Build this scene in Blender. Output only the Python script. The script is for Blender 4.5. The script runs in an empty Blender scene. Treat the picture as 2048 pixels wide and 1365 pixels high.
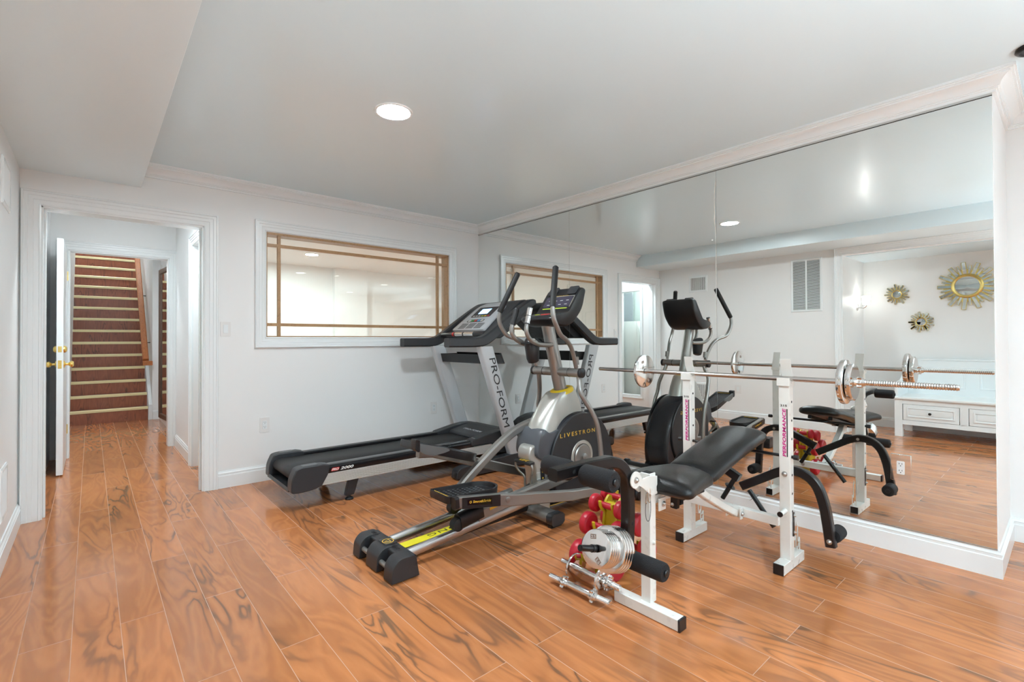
import bpy, math, random
from mathutils import Vector, Matrix
random.seed(7)
C = bpy.context.scene.collection
scn = bpy.context.scene
PI = math.pi

# ------------------------------------------------------------------ camera
YAW, PITCH, ROLL, FPX, CYP = .7133, .0090, -.0039, 973.34, 671.59
cd = bpy.data.cameras.new('camera'); cam = bpy.data.objects.new('camera', cd); C.objects.link(cam)
R0 = Vector((math.cos(YAW), -math.sin(YAW), 0)); F0 = Vector((math.sin(YAW), math.cos(YAW), 0)); Z0 = Vector((0, 0, 1))
Fw = F0 * math.cos(PITCH) + Z0 * math.sin(PITCH); Uu = Z0 * math.cos(PITCH) - F0 * math.sin(PITCH)
Rr = R0 * math.cos(ROLL) + Uu * math.sin(ROLL); Up = -R0 * math.sin(ROLL) + Uu * math.cos(ROLL)
M = Matrix.Identity(4)
for i in range(3):
    M[i][0], M[i][1], M[i][2] = Rr[i], Up[i], -Fw[i]
M[0][3], M[1][3], M[2][3] = 0, 0, 1.15
cam.matrix_world = M
cd.sensor_width = 36; cd.sensor_fit = 'HORIZONTAL'; cd.lens = FPX / 2048 * 36
cd.shift_y = -(682.5 - CYP) / 2048
cd.clip_start = .02; cd.clip_end = 60
scn.camera = cam
# ------------------------------------------------------------------ world, exposure
w = bpy.data.worlds.new('world'); scn.world = w; w.use_nodes = True
w.node_tree.nodes['Background'].inputs[0].default_value = (.80, .90, 1, 1)
w.node_tree.nodes['Background'].inputs[1].default_value = .8
scn.view_settings.view_transform = 'Standard'; scn.view_settings.look = 'None'
scn.view_settings.exposure = 0.26; scn.view_settings.gamma = 1.0; scn.view_settings.use_curve_mapping = False
scn.cycles.max_bounces = 14; scn.cycles.diffuse_bounces = 7; scn.cycles.glossy_bounces = 8
scn.cycles.transmission_bounces = 8; scn.cycles.transparent_max_bounces = 12
scn.cycles.use_denoising = True
LAMP = 400.0          # strength of the ceiling downlights' diffusers

# sky light enters by an added, unseen window in the rear wall; the portal only guides the sampling of the sky
ld = bpy.data.lights.new('added_window_portal', 'AREA'); ld.shape = 'RECTANGLE'; ld.size = 2.6; ld.size_y = 1.85; ld.cycles.is_portal = True
lo = bpy.data.objects.new('added_window_portal', ld); C.objects.link(lo); lo.location = (2.0, -4.74, 1.2); lo.rotation_euler = (math.radians(90), 0, 0)

# added fill behind the camera, a stand-in bounce flash brightening the ceiling
for i, (x, y, z, sx, e) in enumerate([(1.0, -3.3, .35, 1.6, 155.)]):
    ld = bpy.data.lights.new('bounce_fill', 'AREA'); ld.shape = 'SQUARE'; ld.size = sx; ld.energy = e; ld.spread = math.radians(84); ld.color = (.85, .95, 1.)
    lo = bpy.data.objects.new('bounce_fill', ld); C.objects.link(lo); lo.location = (x, y, z); lo.rotation_euler = (math.radians(180 - 34), 0, 0)

# ------------------------------------------------------------------ materials
MATS = {}
def nodes(name):
    m = bpy.data.materials.new(name); m.use_nodes = True
    nt = m.node_tree; b = nt.nodes['Principled BSDF']
    return m, nt, b
def N(nt, t, **k):
    n = nt.nodes.new(t)
    for a, v in k.items(): setattr(n, a, v)
    return n
def mat(name, col, rough=.5, metal=0., bump=0., bscale=200., var=0., emit=None, es=0., coat=0., spec=.5, vscale=6.):
    m, nt, b = nodes(name)
    b.inputs['Base Color'].default_value = (*col, 1); b.inputs['Roughness'].default_value = rough
    b.inputs['Metallic'].default_value = metal; b.inputs['Specular IOR Level'].default_value = spec
    if coat: b.inputs['Coat Weight'].default_value = coat; b.inputs['Coat Roughness'].default_value = .08
    tc = N(nt, 'ShaderNodeTexCoord')
    if var:
        no = N(nt, 'ShaderNodeTexNoise'); no.inputs['Scale'].default_value = vscale; no.inputs['Detail'].default_value = 5
        nt.links.new(tc.outputs['Object'], no.inputs['Vector'])
        mx = N(nt, 'ShaderNodeMix', data_type='RGBA')
        mx.inputs[6].default_value = (*[c * (1 - var) for c in col], 1); mx.inputs[7].default_value = (*[min(1, c * (1 + var)) for c in col], 1)
        nt.links.new(no.outputs[0], mx.inputs[0]); nt.links.new(mx.outputs[2], b.inputs['Base Color'])
        mr = N(nt, 'ShaderNodeMapRange'); mr.inputs[3].default_value = rough * .85; mr.inputs[4].default_value = min(1, rough * 1.2)
        nt.links.new(no.outputs[0], mr.inputs[0]); nt.links.new(mr.outputs[0], b.inputs['Roughness'])
    if bump:
        no2 = N(nt, 'ShaderNodeTexNoise'); no2.inputs['Scale'].default_value = bscale; no2.inputs['Detail'].default_value = 3
        nt.links.new(tc.outputs['Object'], no2.inputs['Vector'])
        bp = N(nt, 'ShaderNodeBump'); bp.inputs['Strength'].default_value = bump; bp.inputs['Distance'].default_value = .002
        nt.links.new(no2.outputs[0], bp.inputs['Height']); nt.links.new(bp.outputs[0], b.inputs['Normal'])
    if emit:
        b.inputs['Emission Color'].default_value = (*emit, 1); b.inputs['Emission Strength'].default_value = es
    MATS[name] = m
    return m
wallm = mat('wall_paint', (.855, .872, .872), .42, bump=.05, bscale=350)
ceilm = mat('ceiling_paint', (.735, .885, .95), .21, bump=.06, bscale=60)
trimm = mat('trim_paint', (.848, .895, .908), .25)
darkp = mat('charcoal_plastic', (.027, .029, .033), .40, bump=.15, bscale=900)
blackp = mat('black_plastic', (.010, .010, .012), .36, bump=.1, bscale=700)
gloss_black = mat('gloss_black', (.010, .010, .012), .13)
rubber = mat('rubber', (.012, .012, .013), .6, bump=.3, bscale=600)
foam = mat('foam', (.013, .013, .015), .95, bump=1., bscale=330, var=.5, vscale=60)
beltm = mat('belt', (.020, .0205, .021), .55, bump=.4, bscale=900)
tsilver = mat('silver_paint', (.58, .605, .63), .34, .25)
skirtm = mat('brushed_skirt', (.72, .71, .69), .38, .35)
esilver = mat('pewter_paint', (.33, .32, .305), .30, .75, var=.06)
shellm = mat('champagne_plastic', (.50, .49, .455), .32, .55)
chrome = mat('chrome', (.78, .77, .76), .09, 1., var=.05, vscale=30)
chromer = mat('worn_chrome', (.62, .60, .58), .20, 1., var=.22, vscale=14)
steel = mat('zinc_steel', (.55, .55, .54), .33, 1.)
whitem = mat('white_enamel', (.80, .80, .765), .28, var=.04, vscale=20)
blackm = mat('black_enamel', (.007, .007, .008), .28, spec=.4)
vinyl = mat('black_vinyl', (.006, .006, .0065), .30, bump=.35, bscale=260, spec=.42)
redm = mat('red_vinyl', (.50, .012, .030), .36)
yellowm = mat('yellow_plastic', (.62, .50, .02), .40)
yellowb = mat('yellow_decal', (.78, .68, .015), .45)
goldm = mat('gold_decal', (.80, .50, .05), .4)
brass = mat('brass', (.85, .62, .20), .16, 1.)
golds = mat('gold_leaf', (.72, .56, .20), .30, 1., var=.15, vscale=40)
nosing = mat('brass_nosing', (.86, .78, .46), .38, .3)
platep = mat('white_plastic', (.80, .80, .79), .3)
darkhole = mat('dark_hole', (.01, .01, .01), .8)
pink = mat('magenta_decal', (.62, .03, .26), .5)
screenm = mat('lit_screen', (.1, .2, .5), .2, emit=(.30, .55, 1.), es=2.6)
screenw = mat('lit_screen_text', (.5, .6, .8), .2, emit=(.8, .9, 1.), es=2.8)
greenb = mat('green_button', (.03, .30, .07), .4); redb = mat('red_button', (.55, .03, .03), .4)
blueb = mat('blue_button', (.04, .28, .55), .4); wbut = mat('pale_button', (.62, .62, .60), .4)
lime = mat('lime_decal', (.50, .62, .05), .45)
plasticw = mat('plastic_film', (.72, .75, .74), .18, bump=1., bscale=9)
greyb = mat('grey_board', (.33, .36, .39), .6, var=.1)
mintb = mat('pale_board', (.62, .70, .67), .5)
dkwood = mat('dark_frame_wood', (.095, .052, .036), .4, var=.3, vscale=25)
wornm = mat('worn_silvering', (.78, .78, .74), .6, var=.2, vscale=60)

def diffuser(name, col, s):
    m, nt, b = nodes(name)
    b.inputs['Base Color'].default_value = (.9, .9, .9, 1)
    b.inputs['Emission Color'].default_value = (*col, 1); b.inputs['Emission Strength'].default_value = s
    return m
lampm = diffuser('lamp_diffuser', (.86, .955, 1.), LAMP)
lampd = diffuser('dimmed_lamp_diffuser', (.86, .955, 1.), LAMP * .045)
lamp2 = diffuser('softer_lamp_diffuser', (.86, .955, 1.), LAMP * .30)
lamph = diffuser('added_hall_diffuser', (.88, .955, 1.), LAMP * .46)
sconcem = diffuser('sconce_glass', (1., .98, .94), 11.)
lampn = diffuser('next_room_diffuser', (.78, .95, 1.), LAMP * 1.55)

def mirror_mat(name, col, rough=.0):
    m, nt, b = nodes(name)
    b.inputs['Base Color'].default_value = (*col, 1); b.inputs['Metallic'].default_value = 1; b.inputs['Roughness'].default_value = rough
    tc = N(nt, 'ShaderNodeTexCoord'); no = N(nt, 'ShaderNodeTexNoise'); no.inputs['Scale'].default_value = 1.3
    nt.links.new(tc.outputs['Object'], no.inputs['Vector'])
    mr = N(nt, 'ShaderNodeMapRange'); mr.inputs[3].default_value = rough; mr.inputs[4].default_value = rough + .012
    nt.links.new(no.outputs[0], mr.inputs[0]); nt.links.new(mr.outputs[0], b.inputs['Roughness'])
    return m
mirm = mirror_mat('mirror_glass', (.875, .895, .88))
mirs = mirror_mat('small_mirror', (.72, .74, .74))

def glass_mat():
    m = bpy.data.materials.new('window_glass'); m.use_nodes = True; nt = m.node_tree; nt.nodes.clear()
    o = N(nt, 'ShaderNodeOutputMaterial'); t = N(nt, 'ShaderNodeBsdfTransparent'); g = N(nt, 'ShaderNodeBsdfGlossy')
    t.inputs[0].default_value = (.97, .975, .96, 1); g.inputs['Roughness'].default_value = 0.0
    lw = N(nt, 'ShaderNodeLayerWeight'); p = N(nt, 'ShaderNodeMath', operation='POWER'); p.inputs[1].default_value = 4.5
    ma = N(nt, 'ShaderNodeMath', operation='MULTIPLY_ADD'); ma.inputs[1].default_value = .5; ma.inputs[2].default_value = .02
    mx = N(nt, 'ShaderNodeMixShader')
    nt.links.new(lw.outputs['Facing'], p.inputs[0]); nt.links.new(p.outputs[0], ma.inputs[0]); nt.links.new(ma.outputs[0], mx.inputs[0])
    nt.links.new(t.outputs[0], mx.inputs[1]); nt.links.new(g.outputs[0], mx.inputs[2]); nt.links.new(mx.outputs[0], o.inputs[0])
    return m
glassm = glass_mat()

def wood_core(nt, vec, rnd, stops, stretch=(7., 1.0, 7.), scale=1.0, dist=2.2, rings=9., dark=.75):
    """swirling rosewood figure: returns colour socket. vec is a metre-space vector, rnd a 0-1 random per board."""
    mp = N(nt, 'ShaderNodeVectorMath', operation='MULTIPLY'); mp.inputs[1].default_value = stretch
    nt.links.new(vec, mp.inputs[0])
    cb = N(nt, 'ShaderNodeCombineXYZ'); mm = N(nt, 'ShaderNodeMath', operation='MULTIPLY'); mm.inputs[1].default_value = 37.
    nt.links.new(rnd, mm.inputs[0]); nt.links.new(mm.outputs[0], cb.inputs[0]); nt.links.new(mm.outputs[0], cb.inputs[1]); nt.links.new(mm.outputs[0], cb.inputs[2])
    ad = N(nt, 'ShaderNodeVectorMath', operation='ADD'); nt.links.new(mp.outputs[0], ad.inputs[0]); nt.links.new(cb.outputs[0], ad.inputs[1])
    n1 = N(nt, 'ShaderNodeTexNoise'); n1.inputs['Scale'].default_value = scale; n1.inputs['Detail'].default_value = 3.5; n1.inputs['Roughness'].default_value = .45
    n1.inputs['Distortion'].default_value = dist * .25
    nt.links.new(ad.outputs[0], n1.inputs['Vector'])
    # contour lines of the noise field = growth rings
    rg = N(nt, 'ShaderNodeMath', operation='MULTIPLY'); rg.inputs[1].default_value = rings
    nt.links.new(n1.outputs[0], rg.inputs[0])
    fr = N(nt, 'ShaderNodeMath', operation='PINGPONG'); fr.inputs[1].default_value = .5
    nt.links.new(rg.outputs[0], fr.inputs[0])
    n2 = N(nt, 'ShaderNodeTexNoise'); n2.inputs['Scale'].default_value = scale * .8; n2.inputs['Detail'].default_value = 2
    o2 = N(nt, 'ShaderNodeVectorMath', operation='ADD'); o2.inputs[1].default_value = (5.3, 8.1, 2.7)
    nt.links.new(ad.outputs[0], o2.inputs[0]); nt.links.new(o2.outputs[0], n2.inputs['Vector'])
    gate = N(nt, 'ShaderNodeMapRange'); gate.inputs[1].default_value = .47; gate.inputs[2].default_value = .66
    nt.links.new(n2.outputs[0], gate.inputs[0])
    line = N(nt, 'ShaderNodeMapRange'); line.inputs[1].default_value = .20; line.inputs[2].default_value = .01; line.interpolation_type = 'SMOOTHSTEP'
    nt.links.new(fr.outputs[0], line.inputs[0])
    dk = N(nt, 'ShaderNodeMath', operation='MULTIPLY'); nt.links.new(line.outputs[0], dk.inputs[0]); nt.links.new(gate.outputs[0], dk.inputs[1])
    n3 = N(nt, 'ShaderNodeTexNoise'); n3.inputs['Scale'].default_value = scale * 9; n3.inputs['Detail'].default_value = 4
    nt.links.new(ad.outputs[0], n3.inputs['Vector'])
    base = N(nt, 'ShaderNodeMix', data_type='RGBA'); base.inputs[6].default_value = (*stops[0], 1); base.inputs[7].default_value = (*stops[1], 1)
    nt.links.new(n3.outputs[0], base.inputs[0])
    b2 = N(nt, 'ShaderNodeMix', data_type='RGBA'); b2.inputs[7].default_value = (*stops[2], 1)
    lm = N(nt, 'ShaderNodeMath', operation='MULTIPLY'); lm.inputs[1].default_value = .45
    l0 = N(nt, 'ShaderNodeMapRange'); l0.inputs[1].default_value = .45; l0.inputs[2].default_value = .1
    nt.links.new(fr.outputs[0], l0.inputs[0]); nt.links.new(l0.outputs[0], lm.inputs[0])
    nt.links.new(lm.outputs[0], b2.inputs[0]); nt.links.new(base.outputs[2], b2.inputs[6])
    b3 = N(nt, 'ShaderNodeMix', data_type='RGBA'); b3.inputs[7].default_value = (*stops[3], 1)
    dm = N(nt, 'ShaderNodeMath', operation='MULTIPLY'); dm.inputs[1].default_value = dark; nt.links.new(dk.outputs[0], dm.inputs[0])
    nt.links.new(dm.outputs[0], b3.inputs[0]); nt.links.new(b2.outputs[2], b3.inputs[6])
    return b3.outputs[2]

def floor_mat():
    m, nt, b = nodes('wood_look_planks')
    tc = N(nt, 'ShaderNodeTexCoord'); sx = N(nt, 'ShaderNodeSeparateXYZ'); nt.links.new(tc.outputs['Object'], sx.inputs[0])
    def mth(op, a, b_=None, c=None):
        n = N(nt, 'ShaderNodeMath', operation=op)
        for i, v in enumerate((a, b_, c)):
            if v is None: continue
            if isinstance(v, (int, float)): n.inputs[i].default_value = v
            else: nt.links.new(v, n.inputs[i])
        return n.outputs[0]
    W, L = .1472, 1.213
    u = mth('DIVIDE', mth('ADD', sx.outputs[0], .2 + W * 40), W)
    k = mth('FLOOR', u); fu = mth('FRACT', u)
    par = mth('MULTIPLY', mth('MODULO', k, 2.), .5)
    v = mth('ADD', mth('DIVIDE', mth('ADD', sx.outputs[1], -1.337 + L * 20), L), par)
    j = mth('FLOOR', v); fv = mth('FRACT', v)
    cb = N(nt, 'ShaderNodeCombineXYZ'); nt.links.new(k, cb.inputs[0]); nt.links.new(j, cb.inputs[1])
    wn = N(nt, 'ShaderNodeTexWhiteNoise'); nt.links.new(cb.outputs[0], wn.inputs['Vector'])
    col = wood_core(nt, tc.outputs['Object'], wn.outputs[0],
                    [(.50, .180, .062), (.60, .240, .092), (.35, .125, .048), (.11, .072, .045)], stretch=(6.5, 1.25, 1.), scale=.85, dist=3.)
    # per board tint
    hs = N(nt, 'ShaderNodeHueSaturation'); nt.links.new(col, hs.inputs['Color'])
    vv = N(nt, 'ShaderNodeMapRange'); vv.inputs[3].default_value = .86; vv.inputs[4].default_value = 1.12
    nt.links.new(wn.outputs[0], vv.inputs[0]); nt.links.new(vv.outputs[0], hs.inputs['Value'])
    # grout
    du = mth('MULTIPLY', mth('MINIMUM', fu, mth('SUBTRACT', 1., fu)), W)
    dv = mth('MULTIPLY', mth('MINIMUM', fv, mth('SUBTRACT', 1., fv)), L)
    d = mth('MINIMUM', du, dv)
    g = N(nt, 'ShaderNodeMapRange'); g.inputs[1].default_value = .0007; g.inputs[2].default_value = .0014; g.inputs[3].default_value = 1.; g.inputs[4].default_value = 0.
    nt.links.new(d, g.inputs[0])
    mx = N(nt, 'ShaderNodeMix', data_type='RGBA'); mx.inputs[7].default_value = (.60, .36, .24, 1)
    nt.links.new(g.outputs[0], mx.inputs[0]); nt.links.new(hs.outputs[0], mx.inputs[6]); nt.links.new(mx.outputs[2], b.inputs['Base Color'])
    b.inputs['Roughness'].default_value = .17; b.inputs['Specular IOR Level'].default_value = .5
    rr = N(nt, 'ShaderNodeMapRange'); rr.inputs[3].default_value = .15; rr.inputs[4].default_value = .6; nt.links.new(g.outputs[0], rr.inputs[0]); nt.links.new(rr.outputs[0], b.inputs['Roughness'])
    bp = N(nt, 'ShaderNodeBump'); bp.inputs['Strength'].default_value = .25; bp.inputs['Distance'].default_value = .0015; bp.invert = True
    nt.links.new(g.outputs[0], bp.inputs['Height']); nt.links.new(bp.outputs[0], b.inputs['Normal'])
    return m
floorm = floor_mat()

def wood_mat(name, stops, stretch, rough=.3, scale=1., dist=2.):
    m, nt, b = nodes(name); tc = N(nt, 'ShaderNodeTexCoord'); oi = N(nt, 'ShaderNodeObjectInfo')
    c = wood_core(nt, tc.outputs['Object'], oi.outputs['Random'], stops, stretch, scale, dist)
    nt.links.new(c, b.inputs['Base Color']); b.inputs['Roughness'].default_value = rough
    return m
riserm = wood_mat('rosewood_riser', [(.30, .095, .048), (.38, .130, .065), (.20, .066, .038), (.06, .03, .024)], (13., 13., 1.6), .3)
railw = wood_mat('handrail_wood', [(.42, .14, .045), (.50, .18, .06), (.34, .11, .035), (.22, .07, .03)], (20., 2., 20.), .25)
oakm = wood_mat('oak_muntin', [(.42, .25, .12), (.50, .31, .16), (.36, .21, .10), (.28, .15, .07)], (18., 18., 18.), .35)

# ------------------------------------------------------------------ mesh helpers
ORG = {}
class MB:
    def __init__(s): s.v = []; s.f = []; s.m = []; s.mi = 0
    def add(s, vs, fs, mi=None):
        o = len(s.v); s.v += [Vector(p) for p in vs]
        for f in fs: s.f.append(tuple(i + o for i in f)); s.m.append(s.mi if mi is None else mi)
        return s
    def box(s, x0, x1, y0, y1, z0, z1, mi=None):
        vs = [(x, y, z) for x in (x0, x1) for y in (y0, y1) for z in (z0, z1)]
        return s.add(vs, [(0, 1, 3, 2), (4, 6, 7, 5), (0, 4, 5, 1), (2, 3, 7, 6), (0, 2, 6, 4), (1, 5, 7, 3)], mi)
    def obox(s, c, dx, dy, dz, sx, sy, sz, mi=None):
        c = Vector(c); dx, dy, dz = (Vector(d).normalized() for d in (dx, dy, dz))
        vs = [c + dx * a * sx / 2 + dy * b * sy / 2 + dz * e * sz / 2 for a in (-1, 1) for b in (-1, 1) for e in (-1, 1)]
        return s.add(vs, [(0, 1, 3, 2), (4, 6, 7, 5), (0, 4, 5, 1), (2, 3, 7, 6), (0, 2, 6, 4), (1, 5, 7, 3)], mi)
    def prism(s, pts, fn, a0, a1, mi=None):
        """pts 2D polygon, fn(p, a) -> 3D"""
        n = len(pts); vs = [fn(p, a0) for p in pts] + [fn(p, a1) for p in pts]
        fs = [tuple(range(n))[::-1], tuple(range(n, 2 * n))] + [(i, (i + 1) % n, n + (i + 1) % n, n + i) for i in range(n)]
        return s.add(vs, fs, mi)
    def xz(s, pts, y0, y1, mi=None): return s.prism(pts, lambda p, a: (p[0], a, p[1]), y0, y1, mi)
    def xy(s, pts, z0, z1, mi=None): return s.prism(pts, lambda p, a: (p[0], p[1], a), z0, z1, mi)
    def yz(s, pts, x0, x1, mi=None): return s.prism(pts, lambda p, a: (a, p[0], p[1]), x0, x1, mi)
    def loft(s, rings, caps=True, mi=None):
        n = len(rings[0]); vs = [p for r in rings for p in r]; fs = []
        for k in range(len(rings) - 1):
            for i in range(n): fs.append((k * n + i, k * n + (i + 1) % n, (k + 1) * n + (i + 1) % n, (k + 1) * n + i))
        if caps: fs += [tuple(range(n))[::-1], tuple(range((len(rings) - 1) * n, len(rings) * n))]
        return s.add(vs, fs, mi)
    def tube(s, path, r, n=14, caps=True, mi=None, ry=None, side=None):
        P = [Vector(p) for p in path]; rad = r if isinstance(r, (list, tuple)) else [r] * len(P)
        T = []
        for i in range(len(P)):
            a = P[i] - P[i - 1] if i else P[1] - P[0]; b = P[i + 1] - P[i] if i < len(P) - 1 else a
            T.append((a.normalized() + b.normalized()).normalized())
        ref = Vector(side) if side else (Vector((0, 0, 1)) if abs(T[0].z) < .9 else Vector((0, 1, 0)))
        rings = []; u = (ref - T[0] * ref.dot(T[0])).normalized()
        for i, p in enumerate(P):
            u = (u - T[i] * u.dot(T[i])).normalized(); v = T[i].cross(u); q = ry if ry else 1.
            rings.append([p + (u * math.cos(2 * PI * k / n) + v * math.sin(2 * PI * k / n) * q) * rad[i] for k in range(n)])
        return s.loft(rings, caps, mi)
    def cyl(s, a, b, r, n=24, mi=None, r2=None): return s.tube([a, b], [r, r if r2 is None else r2], n, True, mi)
    def sweep(s, path, ww, hh, side, mi=None, bev=.004, caps=True):
        """rectangular section swept along a path; ww along side, hh across"""
        P = [Vector(p) for p in path]; sd = Vector(side).normalized(); rings = []
        W = ww if isinstance(ww, (list, tuple)) else [ww] * len(P); H = hh if isinstance(hh, (list, tuple)) else [hh] * len(P)
        for i, p in enumerate(P):
            a = (P[i] - P[i - 1]).normalized() if i else (P[1] - P[0]).normalized(); b = (P[i + 1] - P[i]).normalized() if i < len(P) - 1 else a
            t = (a + b).normalized(); nn = sd.cross(t).normalized(); k = 1 / max(.5, t.dot(a)); w_, h_ = W[i] / 2, H[i] / 2 * k; e = min(bev, w_ * .45, h_ * .45)
            sec = [(w_ - e, -h_), (w_, -h_ + e), (w_, h_ - e), (w_ - e, h_), (-w_ + e, h_), (-w_, h_ - e), (-w_, -h_ + e), (-w_ + e, -h_)]
            rings.append([p + sd * x + nn * y for x, y in sec])
        return s.loft(rings, caps, mi)
    def lathe(s, prof, o, ax, n=32, mi=None, caps=True):
        """prof [(axial, radius)]"""
        o = Vector(o); ax = Vector(ax).normalized(); u = ax.orthogonal().normalized(); v = ax.cross(u)
        rings = [[o + ax * a + (u * math.cos(2 * PI * k / n) + v * math.sin(2 * PI * k / n)) * max(r, 1e-4) for k in range(n)] for a, r in prof]
        return s.loft(rings, caps, mi)
    def ell(s, c, rx, ry, rz, n=20, m=12, mi=None):
        c = Vector(c)
        rings = [[c + Vector((rx * math.sin(PI * j / m) * math.cos(2 * PI * k / n), ry * math.sin(PI * j / m) * math.sin(2 * PI * k / n), rz * math.cos(PI * j / m))) for k in range(n)] for j in range(1, m)]
        return s.loft(rings, True, mi)
def crv(pts, n=6):
    P = [Vector(p) for p in pts]; Q = [P[0]]
    for i in range(len(P) - 1):
        p0, p1, p2, p3 = P[max(0, i - 1)], P[i], P[i + 1], P[min(len(P) - 1, i + 2)]
        for k in range(1, n + 1):
            t = k / n
            Q.append(.5 * ((2 * p1) + (p2 - p0) * t + (2 * p0 - 5 * p1 + 4 * p2 - p3) * t * t + (3 * p1 - p0 - 3 * p2 + p3) * t ** 3))
    return Q
def rnd(pts, r, n=5):
    """2D polygon with rounded corners; r scalar or list"""
    out = []; L = len(pts)
    for i in range(L):
        p = Vector(pts[i]); a = Vector(pts[i - 1]) - p; b = Vector(pts[(i + 1) % L]) - p
        rr = r[i] if isinstance(r, (list, tuple)) else r
        if rr <= 0: out.append(tuple(p)); continue
        d = min(rr, a.length * .48, b.length * .48); p0 = p + a.normalized() * d; p1 = p + b.normalized() * d
        for k in range(n + 1):
            t = k / n; out.append(tuple(p0 * (1 - t) ** 2 + p * 2 * t * (1 - t) + p1 * t * t))
    return out
def circ(cx, cz, r, n=40, a0=0, a1=2 * PI, full=True):
    m = n if full else n + 1
    return [(cx + r * math.cos(a0 + (a1 - a0) * k / n), cz + r * math.sin(a0 + (a1 - a0) * k / n)) for k in range(m)]
def build(name, mb, mats, parent=None, bevel=0., org=None, angle=35, seg=2):
    o3 = Vector(org) if org is not None else (ORG[parent.name] if parent else Vector((0, 0, 0)))
    me = bpy.data.meshes.new(name); me.from_pydata([tuple(p - o3) for p in mb.v], [], mb.f)
    if not isinstance(mats, (list, tuple)): mats = [mats]
    for m in mats: me.materials.append(m)
    for p, i in zip(me.polygons, mb.m): p.material_index = i
    import bmesh
    b = bmesh.new(); b.from_mesh(me); bmesh.ops.recalc_face_normals(b, faces=b.faces); b.to_mesh(me); b.free()
    me.shade_smooth(); me.set_sharp_from_angle(angle=math.radians(angle)); me.update()
    o = bpy.data.objects.new(name, me); C.objects.link(o)
    if parent: o.parent = parent
    else: o.location = o3
    ORG[o.name] = o3
    if bevel:
        bv = o.modifiers.new('bevel', 'BEVEL'); bv.width = bevel; bv.segments = seg; bv.limit_method = 'ANGLE'; bv.angle_limit = math.radians(40); bv.harden_normals = True
    return o
def tag(o, label, cat, group=None):
    o['label'] = label; o['category'] = cat
    if group: o['group'] = group
    return o
def thing(name, loc, label, cat, group=None):
    o = bpy.data.objects.new(name, None); C.objects.link(o); o.location = loc; o.empty_display_size = .05
    ORG[o.name] = Vector(loc); return tag(o, label, cat, group)
def struct(name, mb, m, bevel=0., parent=None, angle=35):
    o = build(name, mb, m, parent, bevel, angle=angle); o['kind'] = 'structure'; return o
def copy_tree(o, parent=None):
    c = o.copy(); C.objects.link(c); c.parent = parent; ORG[c.name] = ORG.get(o.name, Vector((0, 0, 0)))
    for ch in list(o.children): copy_tree(ch, c)
    return c
def text(name, s, loc, right, up, h, m, parent, width=None, depth=.0006, shear=0., spacing=1., bold=0.):
    """raised lettering; baseline left end at loc, cap height h, total length width"""
    fc = bpy.data.curves.new('lettering', 'FONT'); fc.body = s; fc.size = 1; fc.extrude = .5; fc.shear = shear; fc.space_character = spacing; fc.offset = bold; fc.resolution_u = 3
    to = bpy.data.objects.new('tmp', fc); C.objects.link(to)
    dg = bpy.context.evaluated_depsgraph_get(); me = bpy.data.meshes.new_from_object(to.evaluated_get(dg))
    C.objects.unlink(to); bpy.data.objects.remove(to); bpy.data.curves.remove(fc)
    xs = [v.co.x for v in me.vertices]; ys = [v.co.y for v in me.vertices]
    x0, x1, y0, y1 = min(xs), max(xs), 0., max(ys); kx = (width / (x1 - x0)) if width else h / (y1 - y0); ky = h / (y1 - y0)
    rt = Vector(right).normalized(); u = Vector(up).normalized(); n = rt.cross(u); L = Vector(loc); o3 = ORG[parent.name]
    for v in me.vertices:
        c = v.co.copy(); v.co = L + rt * (c.x - x0) * kx + u * c.y * ky + n * c.z * 2 * depth - o3
    me.materials.clear(); me.materials.append(m); me.name = name
    o = bpy.data.objects.new(name, me); C.objects.link(o); o.parent = parent; ORG[o.name] = o3
    return o
def mould(mb, path, prof, fn, closed=False):
    """sweep a 2D profile (offset across, depth) along a 2D path with mitred corners; fn(x, y, d)"""
    P = [Vector(p) for p in path]; n = len(P); rings = []
    for i in range(n):
        a = (P[i] - P[i - 1]).normalized() if (i or closed) else (P[1] - P[0]).normalized()
        b = (P[(i + 1) % n] - P[i]).normalized() if (i < n - 1 or closed) else a
        na = Vector((-a.y, a.x)); nb = Vector((-b.y, b.x)); mt = (na + nb); mt = mt / max(.2, mt.dot(na))
        rings.append([fn(*(P[i] + mt * o), d) for o, d in prof])
    if closed:
        k = len(prof); vs = [p for r in rings for p in r]
        fs = [(i * k + j, i * k + (j + 1) % k, ((i + 1) % n) * k + (j + 1) % k, ((i + 1) % n) * k + j) for i in range(n) for j in range(k)]
        return mb.add(vs, fs)
    return mb.loft(rings)

# ================================================================== ROOM
XL, YB, XM, YE, ZC, XS, ZS = -.347, 4.376, 3.297, .248, 2.4255, .27, 2.2556
struct('floor', MB().box(-1.40, 5.7, -4.75, 8.96, -.06, 0), floorm)
struct('ceiling', MB().box(-.47, 4.1, -4.75, 4.50, ZC, ZC + .08), ceilm)
soffm = mat('soffit_paint', (.77, .885, .93), .30, bump=.06, bscale=60)
struct('ceiling_soffit', MB().box(XL - .05, XS, -4.72, YB + .04, ZS, ZC + .02), soffm, bevel=.002)
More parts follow.
